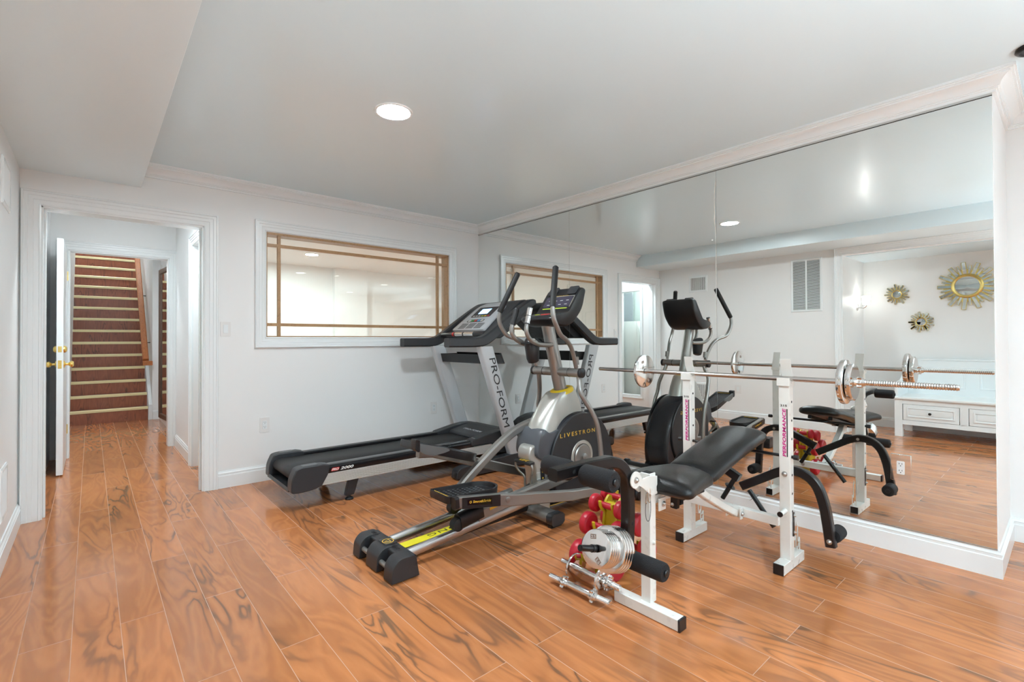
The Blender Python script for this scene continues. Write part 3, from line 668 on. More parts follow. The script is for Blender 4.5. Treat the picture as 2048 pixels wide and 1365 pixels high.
# ================================================================== TREADMILL (runs along X, console towards the mirror wall)
T_ = thing('treadmill', (2.0, 3.71, 0), 'silver and black motorised treadmill along the window wall, console by the mirror', 'treadmill')
YN, YF = 3.40, 4.02
build('frame', MB().box(1.20, 2.90, YN + .02, YF - .02, .155, .235), blackp, T_, bevel=.004)
for (a, b, sgn) in ((YN, YN + .022, -1), (YF - .022, YF, 1)):
    n = 10; pts = []
    z0, z1 = .152, .228
    for k in range(n):                                  # ribbed aluminium skirt
        za = z0 + (z1 - z0) * k / n; zb = z0 + (z1 - z0) * (k + 1) / n
        pts += [(-.003, za), (.0022, za + .0012), (.0022, zb - .0026), (-.003, zb - .0014)]
    yo = a if sgn < 0 else b
    prof = [(yo + sgn * d, z) for d, z in pts] + [(yo - sgn * .02, z1), (yo - sgn * .02, z0)]
    m_ = MB(); r0 = [(1.208 + (z - z0) * .38, y, z) for y, z in prof]; r1 = [(2.72, y, z) for y, z in prof]; m_.loft([r0, r1])
    sk = build('side_skirt', m_, skirtm, T_, angle=20)
    # glossy black foot rail above the skirt
    yi = YN + .082 if sgn < 0 else YF - .082
    pr = rnd([(yo, .226), (yo, .268), (yo - sgn * .012, .281), (yi, .283), (yi, .262), (yo - sgn * .03, .226)], .004, 2)
    fr_ = build('foot_rail', MB().yz(pr, 1.20, 2.50), gloss_black if sgn < 0 else blackp, T_, bevel=.001)
    # rear end cap
    yi = YN + .085 if sgn < 0 else YF - .085
    prx = rnd([(1.262, .286), (1.250, .222), (1.208, .150), (1.15, .133), (1.05, .127), (1.003, .134), (1.006, .22), (1.038, .290), (1.075, .298), (1.22, .297)], [0, 0, .01, .02, .02, .018, .03, .015, .01, .01], 4)
    m_ = MB()
    ya, yb = (yo - .004, yi) if sgn < 0 else (yi, yo + .004)
    m_.xz(prx, ya, yb)
    rc_ = build('rear_cap', m_, darkp, T_, bevel=.008, seg=3)
    build('step_pad', MB().box(1.085, 1.185, min(ya, yb) + .016, max(ya, yb) - .016, .296, .3012), mat('pad_grey_%d' % len(MATS), (.12, .125, .13), .5), rc_, bevel=.002)
build('rear_guard', MB().xz(rnd([(1.00, .135), (1.03, .128), (1.20, .150), (1.20, .158), (1.03, .140), (1.008, .16)], .004, 2), YN + .06, YF - .06), darkp, T_, bevel=.002)
# belt wrapping the rear roller
m_ = MB(); path = [(2.62, .262), (1.075, .262)] + [(1.075 - .042 * math.sin(a), .220 + .042 * math.cos(a)) for a in [PI * k / 12 for k in range(1, 12)]] + [(1.075, .178), (1.3, .178)]
inner = [(x + (0 if i in (0, 1, len(path) - 1, len(path) - 2) else 0), z) for i, (x, z) in enumerate(path)]
rings = [[(x, YN + .088, z), (x, YF - .088, z)] for x, z in path]
vs = [p for r in rings for p in r]; m_.add(vs, [(2 * i, 2 * i + 1, 2 * i + 3, 2 * i + 2) for i in range(len(rings) - 1)])
bl = build('running_belt', m_, beltm, T_, angle=60); so = bl.modifiers.new('t', 'SOLIDIFY'); so.thickness = .003
build('roller', MB().cyl((1.075, YN + .08, .220), (1.075, YF - .08, .220), .040, 28), darkp, T_)
# motor hood
prx = [(2.47, .240), (2.47, .284), (2.56, .300), (2.68, .322), (2.80, .335), (2.90, .330), (3.02, .30), (3.10, .25), (3.13, .19), (3.12, .13), (3.0, .12), (2.72, .145), (2.70, .235)]
m_ = MB(); m_.xz(rnd(prx, .02, 3), YN - .012, YN + .084); m_.xz(rnd(prx, .02, 3), YF - .084, YF + .012)
pm = [(2.60, .262), (2.612, .290), (2.84, .336), (2.93, .328), (3.04, .295), (3.11, .25), (3.13, .18), (3.12, .13), (2.72, .145), (2.62, .24)]
m_.xz(rnd(pm, .012, 3), YN + .084, YF - .084)
hood = build('motor_hood', m_, darkp, T_, bevel=.006, seg=2)
u_ = Vector((.228, 0, .046)).normalized()
text('lettering', 'PRO-FORM', Vector((2.69, 3.83, .3068)), (0, -1, 0), u_, .026, tsilver, hood, .27, .0008, .25)
text('lettering', 'PRO-FORM', Vector((2.52, YN + .065, .2925)), (0, -1, 0), (.9, 0, .2), .008, tsilver, hood, .05, .0006, .2)
text('lettering', '2000', Vector((1.335, YN - .0005, .2395)), (1, 0, 0), (.12, 0, 1), .019, platep, fr_ if False else T_, .095, .0006, .25, bold=.02)
m_ = MB(); m_.xz(rnd([(1.268, .238), (1.322, .238), (1.330, .260), (1.276, .260)], .007, 3), YN - .0008, YN); bd = build('badge', m_, redb, T_)
text('lettering', 'PRO', Vector((1.274, YN - .0012, .2415)), (1, 0, 0), (.12, 0, 1), .015, platep, bd, .048, .0005, .25, bold=.02)
# rear legs with levelling feet
for y in (YN + .03, YF - .075):
    lg = build('leg', MB().loft([[(1.415, y, .157), (1.490, y, .157), (1.490, y + .045, .157), (1.415, y + .045, .157)], [(1.385, y, .032), (1.450, y, .032), (1.450, y + .045, .032), (1.385, y + .045, .032)]]), darkp, T_, bevel=.008)
    build('foot', MB().lathe([(0, .028), (.008, .030), (.016, .022), (.018, .012), (.036, .012)], (1.42, y + .022, 0), (0, 0, 1), 24), rubber, lg)
# base frame on the floor
for (a, b) in ((3.298, 3.385), (4.035, 4.122)):
    pr = rnd([(2.255, .012), (2.265, .085), (2.33, .102), (2.62, .115), (2.86, .128), (3.06, .128), (3.20, .085), (3.215, .012)], [.01, .03, .03, .05, .02, .03, .03, .01], 4)
    bf = build('base_rail', MB().xz(pr, a, b), darkp, T_, bevel=.008, seg=3)
    build('wheel', MB().cyl((2.285, a + .01, .036), (2.285, a + .035, .036), .036, 28), rubber, bf)
    for q in (2.40, 3.14): build('foot', MB().box(q, q + .06, a + .02, b - .02, 0, .013), rubber, bf)
build('base_crossbar', MB().box(2.98, 3.06, 3.38, 4.04, .03, .09), blackp, T_, bevel=.006)
# uprights
for (a, b, nm) in ((3.302, 3.372, 0), (4.048, 4.118, 1)):
    sec = [(a, -1), (b, -1), (b, 1), (a, 1)]
    m_ = MB(); m_.loft([[(x, y, z) for x, y in rnd([(x0, a), (x1, a), (x1, b), (x0, b)], .022, 5)] for x0, x1, z in ((2.842, 2.978, .118), (2.835, 2.975, .14), (2.510, 2.660, 1.05), (2.498, 2.648, 1.095))])
    up_ = build('upright', m_, tsilver, T_, angle=50)
    if nm == 0:
        d = Vector((2.792 - 2.623, 0, .375 - .995)).normalized(); uu = Vector((.96, 0, .26)).normalized()
        uu = (uu - d * uu.dot(d)).normalized()
        text('lettering', 'PRO-FORM', Vector((2.597, a - .0003, .990)), d, uu, .062, darkp, up_, .648, .0012, .12)
# side arms: hand rail that rises to the console
for (a, b) in ((3.295, 3.375), (4.045, 4.125)):
    path = [(2.20, 1.130), (2.33, 1.130), (2.48, 1.132), (2.56, 1.148), (2.64, 1.192), (2.80, 1.300), (3.00, 1.432), (3.10, 1.492), (3.15, 1.505)]
    hh = [.078, .080, .082, .086, .088, .086, .080, .070, .045]
    P = crv([(x, (a + b) / 2, z) for x, z in path], 4); Hh = []
    for i in range(len(hh) - 1):
        for k in range(4): Hh.append(hh[i] + (hh[i + 1] - hh[i]) * k / 4)
    Hh.append(hh[-1])
    P[0] = Vector((2.185, (a + b) / 2, 1.130))
    arm = build('hand_rail', MB().sweep(P, b - a, Hh, (0, 1, 0), bev=.012), darkp, T_, angle=40)
build('pulse_bar', MB().tube(crv([(2.60, 3.375, 1.200), (2.585, 3.50, 1.203), (2.58, 3.71, 1.205), (2.585, 3.92, 1.203), (2.60, 4.045, 1.200)], 4), .019, 18), darkp, T_)
build('pulse_sensor', MB().cyl((2.5805, 3.50, 1.2035), (2.580, 3.64, 1.205), .0205, 20).cyl((2.580, 3.78, 1.205), (2.5805, 3.66, 1.205), .0203, 20), chrome, T_)
build('pulse_marking', MB().cyl((2.580, 3.80, 1.2045), (2.580, 3.825, 1.2045), .0203, 20), redb, T_)
# accessory tray between the uprights
m_ = MB(); t0, t1 = .945, 1.022
m_.xz([(2.600, t0), (2.612, t0 - .004), (2.592, t1), (2.580, t1)], 3.372, 4.048)
m_.xz([(2.822, t0 - .008), (2.834, t0 - .008), (2.790, t1 + .012), (2.765, t1 + .012)], 3.372, 4.048)
m_.xz([(2.600, t0 - .004), (2.830, t0 - .010), (2.830, t0), (2.600, t0 + .006)], 3.372, 4.048)
for y in (3.374, 3.58, 3.84, 4.034): m_.xz([(2.602, t0), (2.826, t0 - .008), (2.780, t1 - (.0 if y in (3.374, 4.034) else .012)), (2.586, t1 - (.0 if y in (3.374, 4.034) else .012))], y, y + .012)
build('accessory_tray', m_, blackp, T_, bevel=.003)
# console
dirx = Vector((3.02 - 2.68, 0, 1.497 - 1.225)).normalized(); nrm = Vector((-dirx.z, 0, dirx.x)); O = Vector((2.66, 3.71, 1.222))
def cp(u, y, n=0.): return O + dirx * u + Vector((0, y - 3.71, 0)) + nrm * n
m_ = MB(); prof = rnd([(2.640, 1.165), (2.655, 1.215), (3.04, 1.520), (3.10, 1.535), (3.165, 1.50), (3.17, 1.44), (3.05, 1.34), (2.80, 1.165)], [.02, .02, .03, .03, .03, .03, .05, .03], 4)
m_.xz(prof, 3.378, 4.042)
con = build('console', m_, darkp, T_, bevel=.010, seg=3)
m_ = MB()
ol = rnd([(0.01, 3.455), (.40, 3.50), (.445, 3.60), (.445, 3.82), (.40, 3.92), (.01, 3.965)], [.03, .06, .04, .04, .06, .03], 5)
m_.loft([[cp(u, y, .000) for u, y in ol], [cp(u, y, .018) for u, y in ol], [cp(.02 + (u - .02) * .985, 3.71 + (y - 3.71) * .975, .024) for u, y in ol]])
fp = build('face_panel', m_, tsilver, con, angle=50)
def pad(name, u0, u1, y0, y1, m, n0=.0235, n1=.026, par=None, r=.008):
    ol = rnd([(u0, y0), (u1, y0), (u1, y1), (u0, y1)], r, 4); q = MB()
    q.loft([[cp(u, y, n0) for u, y in ol], [cp(u, y, n1) for u, y in ol]]); return build(name, q, m, par or con)
pad('display_bezel', .205, .365, 3.56, 3.86, blackp, r=.015)
pad('screen', .255, .335, 3.645, 3.79, screenm, .026, .0265, r=.004)
for i in range(6): pad('screen_segment', .262 + i * .0115, .266 + i * .0115, 3.66, 3.66 + .11 - .012 * (i % 3), screenw, .0265, .0268, r=.0)
for i, c_ in enumerate((wbut, wbut, wbut, lime, goldm, redb)[::-1]): pad('program_key', .213, .228, 3.578 + i * .045, 3.608 + i * .045, c_, .026, .028, r=.004)
for i, c_ in enumerate((wbut, blueb, redb, greenb, wbut)): pad('speed_key', .135, .163, 3.60 + i * .048, 3.640 + i * .048, c_, .0235, .027, r=.010)
pad('key_strip', .128, .170, 3.59, 3.85, blackp, .0232, .0242, r=.018)
sm = MB()
for j in range(3):
    for i in range(6):
        ol = [(.030 + i * .014, 3.53 + j * .125), (.038 + i * .014, 3.53 + j * .125), (.038 + i * .014, 3.635 + j * .125), (.030 + i * .014, 3.635 + j * .125)]
        sm.loft([[cp(u, y, .0235) for u, y in ol], [cp(u, y, .0245) for u, y in ol]])
build('air_vent', sm, blackp, con)
pad('side_key', .33, .375, 3.52, 3.535, blackp, .0232, .027, r=.004)
m_ = MB().tube(crv([(3.02, 3.50, 1.166), (3.10, 3.46, 1.12), (3.16, 3.40, 1.115), (3.18, 3.33, 1.15), (3.12, 3.31, 1.20)], 6), .0022, 6)
build('cord', m_, blackp, T_)

# ================================================================== ELLIPTICAL TRAINER
E_ = thing('elliptical_trainer', (2.0, 2.34, 0), 'grey and black elliptical trainer with yellow lettering, between treadmill and weight bench', 'elliptical trainer')
# rear roller bracket resting on the floor
bk = MB()
for (a, b) in ((2.098, 2.185), (2.262, 2.385), (2.465, 2.545)):
    bk.xz(rnd([(1.066, .004), (1.072, .075), (1.105, .112), (1.195, .110), (1.215, .006)], [.004, .02, .03, .02, .004], 4), a, b)
bk.xz(rnd([(1.125, .05), (1.13, .107), (1.205, .106), (1.212, .05)], .01, 3), 2.11, 2.53)
br = build('rear_bracket', bk, darkp, E_, bevel=.006, seg=2)
build('axle', MB().cyl((1.092, 2.12, .050), (1.092, 2.52, .050), .0125, 20), esilver, br)
for q in (2.11, 2.29, 2.47): build('foot', MB().box(1.08, 1.205, q, q + .06, 0, .006), rubber, br)
bd = build('badge', MB().xy(rnd([(1.130, 2.285), (1.195, 2.285), (1.195, 2.375), (1.130, 2.375)], .004, 2), .1125, .1138), gloss_black, br)
build('badge_ring', MB().lathe([(0, .030), (.0006, .030), (.0006, .026), (0, .026)], (1.163, 2.33, .1139), (0, 0, 1), 36, caps=False), goldm, bd)
m_ = MB()
tri_ = [(1.163 + .019 * math.cos(a), 2.33 + .019 * math.sin(a)) for a in (PI, PI / 3, -PI / 3)]
for i in range(3): m_.tube([(*tri_[i], .1142), (*tri_[(i + 1) % 3], .1142)], .0014, 6)
build('badge_triangle', m_, goldm, bd)
for y in (2.235, 2.475):
    text('lettering', 'LIFT', Vector((1.150, y - .030 + .06, .1115)), (0, -1, 0), (1, 0, 0), .020, blackp, br, .055, .0008)
# inclined rails
for y, nm in ((2.235, 'rail'), (2.442, 'rail')):
    build(nm, MB().sweep([(1.19, y, .058), (2.10, y, .150)], .038, .044, (0, 1, 0), bev=.014), mat('rail_metal_%d' % len(MATS), (.60, .60, .60), .36, 1.), E_, angle=50)
build('spine', MB().sweep([(1.20, 2.34, .035), (2.12, 2.34, .075)], .085, .045, (0, 1, 0), bev=.01), blackp, E_)
m_ = MB(); P0 = Vector((1.24, 2.34, .0605)); P1 = Vector((2.12, 2.34, .0995)); m_.sweep([P0, P1], .066, .004, (0, 1, 0), bev=.001)
yb_ = build('yellow_strip', m_, yellowb, E_)
dd_ = (P1 - P0).normalized()
text('lettering', 'LIVESTRONG', P0 + dd_ * .70 + Vector((0, .018, .0022)), -dd_, (0, -1, 0), .030, blackp, yb_, .53, .0005, spacing=1.15)
# mid stabiliser
mid = build('stabiliser', MB().sweep([(2.165, 2.085, .050), (2.165, 2.60, .050)], .105, .062, (1, 0, 0), bev=.024), esilver, E_, angle=50)
for (a, b) in ((2.075, 2.125), (2.56, 2.61)): build('end_cap', MB().sweep([(2.165, a, .050), (2.165, b, .050)], .113, .070, (1, 0, 0), bev=.030), darkp, mid, angle=50)
for q in (2.09, 2.565): build('foot', MB().box(2.12, 2.21, q, q + .03, 0, .018), rubber, mid)
fr = build('stabiliser', MB().cyl((2.965, 2.06, .045), (2.965, 2.62, .045), .032, 24), darkp, E_)
for (a, b) in ((2.035, 2.085), (2.595, 2.645)): build('end_cap', MB().lathe([(0, .036), (.01, .045), (.04, .045), (.05, .036)], (2.965, a, .045), (0, 1, 0), 28), blackp, fr)
build('frame_beam', MB().sweep([(2.13, 2.34, .060), (2.96, 2.34, .055)], .07, .05, (0, 1, 0), bev=.01), darkp, E_)
# flywheel housing
prof = [(2.32, .055), (2.285, .15), (2.275, .30), (2.28, .42), (2.305, .52), (2.37, .595), (2.47, .645), (2.60, .655), (2.72, .615), (2.82, .53), (2.90, .42), (2.945, .29), (2.955, .17), (2.94, .075), (2.90, .045)]
prof = [(p[0], p[2]) for p in crv([(x, 0, z) for x, z in prof + [prof[0]]], 4)][:-1]
cxp, czp = 2.58, .32; m_ = MB(); rings = []
for dy, sc in ((-.112, .90), (-.108, .94), (-.085, .975), (-.045, .995), (0, 1.), (.045, .995), (.085, .975), (.108, .94), (.112, .90)):
    rings.append([(cxp + (x - cxp) * sc, 2.35 + dy, max(.04, czp + (z - czp) * sc)) for x, z in prof])
m_.loft(rings)
hs_ = build('flywheel_housing', m_, mat('housing_black', (.016, .018, .024), .27), E_, angle=50)
build('trim_line', MB().tube([(2.25, 2.2365, .072), (2.90, 2.2365, .062)], .0022, 6).tube([(2.90, 2.2365, .062), (2.958, 2.29, .062), (2.963, 2.35, .062), (2.958, 2.41, .062), (2.90, 2.463, .062)], .0022, 6), goldm, hs_)
for s in (-1, 1):
    y = 2.35 + s * .112
    dc = MB(); cc = [(x, max(.055, z)) for x, z in circ(2.567, .332, .312, 72)]
    dc.loft([[(x, y - s * .004, z) for x, z in cc], [(x, y + s * .010, z) for x, z in cc], [(2.567 + (x - 2.567) * .985, y + s * .015, max(.06, .332 + (z - .332) * .985)) for x, z in cc]])
    sd = build('side_disc', dc, darkp if s > 0 else mat('disc_black', (.022, .024, .028), .40), E_, angle=40)
    yy = y + s * .015
    build('crank_ring', MB().lathe([(0, .108), (.004, .110), (.008, .106), (.008, .088), (.0, .086)], (2.553, yy, .350), (0, s, 0), 48, caps=False), shellm, sd)
    build('crank_cover', MB().lathe([(-.002, .084), (.012, .083), (.018, .076), (.020, .030), (.024, .001)], (2.553, yy, .350), (0, s, 0), 48), esilver, sd)
    build('crank_arm', MB().sweep([(2.553, yy + s * .028, .352), (2.553 + s * .0, yy + s * .030, .235 if s < 0 else .50)], .040, .018, (1, 0, 0), bev=.006).lathe([(0, .022), (.012, .022), (.016, .014), (.018, .001)], (2.553, yy + s * .022, .352), (0, s, 0), 24), esilver, sd)
tx = hs_
sdn = [o for o in E_.children if o.name.startswith('side_disc')][0]
text('lettering', 'LIVE', Vector((2.340, 2.2225, .500)), (1, 0, 0), (0, 0, 1), .027, goldm, sdn, .135, .0006, spacing=1.5)
text('lettering', 'STRONG', Vector((2.487, 2.2225, .5005)), (1, 0, 0), (0, 0, 1), .027, goldm, sdn, .255, .0006, spacing=1.5)
# silver shroud that carries the column
m_ = MB(); rings = []
for z, xf, xcr, xb, hw in ((.48, 2.185, 2.255, 2.66, .096), (.545, 2.192, 2.274, 2.665, .090), (.59, 2.212, 2.292, 2.662, .087), (.64, 2.240, 2.313, 2.652, .084), (.70, 2.282, 2.337, 2.630, .080), (.755, 2.335, 2.366, 2.600, .075), (.785, 2.376, 2.392, 2.585, .070), (.794, 2.392, 2.402, 2.578, .064)):
    half = [(xf, 0), (xf + (xcr - xf) * .06, .35), (xf + (xcr - xf) * .28, .70), (xf + (xcr - xf) * .72, .93), (xcr + .006, 1.), (xcr + .05, 1.03), (xb - .05, .90), (xb - .012, .62), (xb, .25)]
    ring = [(x, 2.35 - hw * q) for x, q in half] + [(x, 2.35 + hw * q) for x, q in half[:0:-1]]
    sl = .23 * min(1, max(0, (z - .60) / .18))
    rings.append([(x, y, z + (x - 2.44) * sl) for x, y in ring])
m_.loft(rings)
build('front_shroud', m_, shellm, E_, angle=38)
m_ = MB(); fd = rnd([(2.150, .40), (2.155, .47), (2.180, .540), (2.215, .578), (2.272, .535), (2.36, .56), (2.42, .50), (2.33, .36), (2.26, .34)], .03, 4)
m_.loft([[(2.24 + (x - 2.24) * sc, 2.35 + dy, .48 + (z - .48) * sc) for x, z in fd] for dy, sc in ((-.106, .93), (-.100, .99), (-.06, 1.01), (.06, 1.01), (.100, .99), (.106, .93))])
build('grey_cowl', m_, mat('cowl_grey', (.085, .092, .105), .32), E_, angle=50)
lp2 = rnd([(2.118, .375), (2.112, .43), (2.135, .468), (2.185, .474), (2.235, .452), (2.268, .405), (2.280, .34), (2.285, .25), (2.305, .13), (2.31, .028), (2.205, .028), (2.20, .13), (2.185, .25), (2.172, .33), (2.150, .365)], .022, 4)
lp2 = [(x - .008, z) for x, z in lp2]
lc = build('lift_column', MB().xz(lp2, 2.272, 2.388), shellm, E_, bevel=.018, seg=3, angle=50)
build('column_ridge', MB().xz(rnd([(2.175, .478), (2.240, .470), (2.282, .415), (2.292, .33), (2.262, .33), (2.250, .40), (2.215, .44), (2.17, .45)], .01, 3), 2.300, 2.362), shellm, lc, bevel=.006)
build('index_strip', MB().xz([(2.202, .318), (2.238, .312), (2.255, .10), (2.218, .10)], 2.2695, 2.2715), blackp, lc)
build('bolt', MB().lathe([(0, .012), (.003, .012), (.003, .006), (-.002, .005), (-.002, .001)], (2.170, 2.272, .405), (0, -1, 0), 20), steel, lc)
for k in range(5):
    zz = .128 + k * .041; x = 2.2335 - (zz - .128) * .072
    build('index_mark', MB().xz([(x - .0075, zz), (x, zz - .0075), (x + .0075, zz), (x, zz + .0075)], 2.2685, 2.2696), goldm, lc)
    build('index_line', MB().box(x - .052, x - .018, 2.2702, 2.2725, zz - .001, zz + .001), platep, lc)
# stride lever with two looped arms
lv = MB()
for sg in (-1, 1):
    f = lambda x, dy, z: (x + .008, 2.313 + sg * dy, z)
    lv.sweep(crv([f(2.140, .028, .150), f(2.128, .030, .205), f(2.122, .030, .262), f(2.100, .060, .300), f(2.090, .078, .335), f(2.088, .070, .362)], 5), .014, .016, (1, 0, .1), bev=.004)
lev = build('adjustment_lever', lv, esilver, E_, angle=50)
build('grip', MB().xz(rnd([(2.078, .358), (2.122, .362), (2.122, .378), (2.080, .374)], .004, 3), 2.238, 2.388), blackp, lev, bevel=.005)
text('lettering', 'LIFT', Vector((2.088, 2.348, .3785)), (0, -1, 0), (1, 0, .1), .026, goldm, lev, .07, .0006)
build('lever_plate', MB().xz(rnd([(1.93, .150), (2.05, .170), (2.20, .215), (2.22, .15), (2.20, .11), (1.95, .125)], .01, 3), 2.318, 2.322).xz(rnd([(1.93, .150), (2.05, .170), (2.20, .215), (2.22, .15), (2.20, .11), (1.95, .125)], .01, 3), 2.352, 2.356), esilver, E_)
# column, collar, axle
c0 = Vector((2.487, 2.35, .775)); c1 = Vector((2.352, 2.35, 1.255))
build('column', MB().tube([c0 - (c1 - c0) * .15, c0, c1], [.050, .048, .046], 28, ry=.86, side=(1, 0, 0)), esilver, E_)
m_ = MB(); rings = []
for rx_, ry_, dz in ((.050, .046, .004), (.060, .054, .010), (.086, .068, .004), (.098, .076, -.012), (.098, .077, -.022), (.060, .050, -.020)):
    rings.append([Vector((2.487 + math.cos(a) * rx_, 2.35 + math.sin(a) * ry_, .804 + dz + math.cos(a) * rx_ * .23)) for a in [2 * PI * k / 40 for k in range(40)]])
build('collar', m_.loft(rings, caps=False), mat('collar_yellow', (.80, .55, .01), .35), E_, angle=50)
build('pivot_tube', MB().cyl((2.442, 2.135, .930), (2.442, 2.570, .930), .030, 28).tube([(2.442, 2.230, .930), (2.442, 2.232, .930)], .0312, 28), esilver, E_)
for (a, b) in ((2.112, 2.138), (2.562, 2.588)): build('end_cap', MB().lathe([(0, .026), (.004, .032), (b - a - .004, .032), (b - a, .026)], (2.442, a, .93), (0, 1, 0), 28), blackp, E_)
build('seam', MB().cyl((2.442, 2.228, .930), (2.442, 2.232, .930), .0308, 28).cyl((2.442, 2.468, .930), (2.442, 2.472, .930), .0308, 28), darkhole, E_)
# moving arms
r_pts = [(2.121, 2.073, 1.350), (2.122, 2.068, 1.29), (2.150, 2.070, 1.235), (2.200, 2.082, 1.180), (2.285, 2.115, 1.150), (2.350, 2.135, 1.105), (2.395, 2.150, 1.04), (2.430, 2.160, .965)]
l_pts = [(2.160, 2.627, 1.345), (2.158, 2.632, 1.29), (2.180, 2.630, 1.235), (2.225, 2.618, 1.180), (2.300, 2.585, 1.150), (2.360, 2.560, 1.105), (2.400, 2.545, 1.04), (2.430, 2.540, .965)]
for up_pts, top, low, yb2 in ((r_pts, (2.235, 2.156, 1.613), [(2.445, 2.160, .93), (2.452, 2.155, .89), (2.438, 2.130, .805), (2.475, 2.115, .735), (2.523, 2.100, .66), (2.562, 2.095, .58), (2.592, 2.095, .45), (2.606, 2.095, .32), (2.612, 2.095, .155)], 2.095),
                              (l_pts, (2.262, 2.547, 1.618), [(2.445, 2.540, .93), (2.455, 2.540, .89), (2.485, 2.565, .805), (2.500, 2.585, .74), (2.505, 2.598, .66), (2.545, 2.602, .58), (2.585, 2.605, .45), (2.600, 2.605, .32), (2.606, 2.605, .155)], 2.605)):
    P = crv(up_pts, 5); g0 = Vector(up_pts[0]); tp = Vector(top)
    aa = build('swing_arm', MB().tube([g0 + (tp - g0) * .1] + P, .0145, 18).tube([(2.434, up_pts[-1][1], .985), (2.426, up_pts[-1][1], 1.035)], .0185, 18), esilver, E_)
    build('grip', MB().tube([g0 - (tp - g0) * .01, g0 + (tp - g0) * .02, g0 + (tp - g0) * .97, tp], [.0175, .0195, .0195, .014], 20), rubber, aa)
    build('grip_cap', MB().tube([tp - (tp - g0) * .02, tp + (tp - g0) * .008], [.020, .015], 20), blackp, aa)
    build('lower_arm', MB().tube(crv(low, 4), .0155, 18, ry=1.15), esilver, aa)
    build('joint', MB().lathe([(0, .020), (.006, .030), (.034, .030), (.040, .020)], (low[-1][0], yb2 - .02, .16), (0, 1, 0), 24), darkp, aa)
for s in (-1, 1):
    pp = [(2.365, 2.35 + s * .03, 1.118), (2.30, 2.35 + s * .045, 1.113), (2.20, 2.35 + s * .062, 1.122), (2.125, 2.35 + s * .068, 1.155), (2.092, 2.35 + s * .072, 1.205), (2.100, 2.35 + s * .070, 1.255)]
    ph = build('pulse_handle', MB().tube(crv(pp, 5), .0145, 18), esilver, E_)
    a = Vector((2.100, 2.35 + s * .070, 1.252)); b = Vector((2.132, 2.35 + s * .066, 1.352))
    build('grip', MB().tube([a, b], .0185, 20), chromer if s < 0 else rubber, ph)
    build('grip_cap', MB().tube([b - (b - a) * .03, b + (b - a) * .06], [.0190, .016], 20).tube([a - (b - a) * .04, a + (b - a) * .03], [.0190, .0190], 20).tube([a + (b - a) * .48, a + (b - a) * .52], [.0188, .0188], 20), blackp, ph)
build('bottle_holder', MB().tube([(2.212, 2.35, 1.135), (2.205, 2.35, 1.125), (2.215, 2.35, 1.03), (2.222, 2.35, 1.005), (2.224, 2.35, .998)], [.050, .052, .043, .036, .020], 28, side=(1, 0, 0)), blackp, E_)
build('holder_plate', MB().xy(rnd([(2.15, 2.29), (2.36, 2.31), (2.36, 2.39), (2.15, 2.41)], .02, 4), 1.122, 1.132), blackp, E_, bevel=.003)
# console
m_ = MB(); pr = rnd([(2.285, 1.245), (2.235, 1.285), (2.252, 1.305), (2.395, 1.330), (2.535, 1.515), (2.585, 1.505), (2.545, 1.36), (2.45, 1.262), (2.38, 1.235)], [.03, .02, .01, .02, .02, .03, .06, .05, .03], 4)
rings = []
for y, sc in ((2.196, .90), (2.203, .97), (2.23, 1.), (2.47, 1.), (2.497, .97), (2.504, .90)): rings.append([(2.42 + (x - 2.42) * sc, y, 1.37 + (z - 1.37) * sc) for x, z in pr])
m_.loft(rings)
ec = build('console', m_, blackp, E_, angle=50)
d2 = Vector((2.535 - 2.395, 0, 1.515 - 1.330)).normalized(); n2 = Vector((-d2.z, 0, d2.x)); O2 = Vector((2.395, 2.35, 1.330)); d1 = Vector((2.395 - 2.252, 0, .025)).normalized(); n1 = Vector((-d1.z, 0, d1.x)); O1 = Vector((2.252, 2.35, 1.305))
def ep(name, O_, d_, n_, u0, u1, y0, y1, a, b, m, r=.004):
    ol = rnd([(u0, y0), (u1, y0), (u1, y1), (u0, y1)], r, 3); q = MB()
    q.loft([[O_ + d_ * u + Vector((0, y - 2.35, 0)) + n_ * a for u, y in ol], [O_ + d_ * u + Vector((0, y - 2.35, 0)) + n_ * b for u, y in ol]]); return build(name, q, m, ec)
ep('speaker', O2, d2, n2, .165, .235, 2.215, 2.300, -.004, .008, darkp, .012); ep('speaker', O2, d2, n2, .165, .235, 2.400, 2.485, -.004, .008, darkp, .012)
ep('display', O2, d2, n2, .055, .150, 2.225, 2.475, -.002, .003, mat('display_dark', (.05, .045, .07), .15), .012)
for a_ in ((.052, .152, 2.214, 2.218), (.148, .152, 2.214, 2.40)): ep('display_border', O2, d2, n2, *a_, 0, .0045, shellm, .0015)
ep('lime_stripe', O2, d2, n2, .040, .047, 2.235, 2.465, -.001, .002, lime)
for i in range(4):
    for j in range(2): ep('readout', O2, d2, n2, .075 + j * .035, .079 + j * .035, 2.250 + i * .055, 2.275 + i * .055, .003, .0036, wbut, .0)
ep('keypad', O1, d1, n1, .02, .13, 2.235, 2.465, -.001, .003, darkp, .02)
ep('red_key', O1, d1, n1, .055, .10, 2.305, 2.375, .003, .006, redb, .015)
ep('lime_key', O1, d1, n1, .06, .09, 2.405, 2.435, .003, .006, lime, .008); ep('lime_key', O1, d1, n1, .06, .09, 2.255, 2.285, .003, .006, lime, .008)
text('lettering', 'LIVESTRONG', O2 + d2 * .1535 + Vector((0, .09, 0)) + n2 * .0005, (0, -1, 0), d2, .007, goldm, ec, .16, .0008, spacing=1.3)
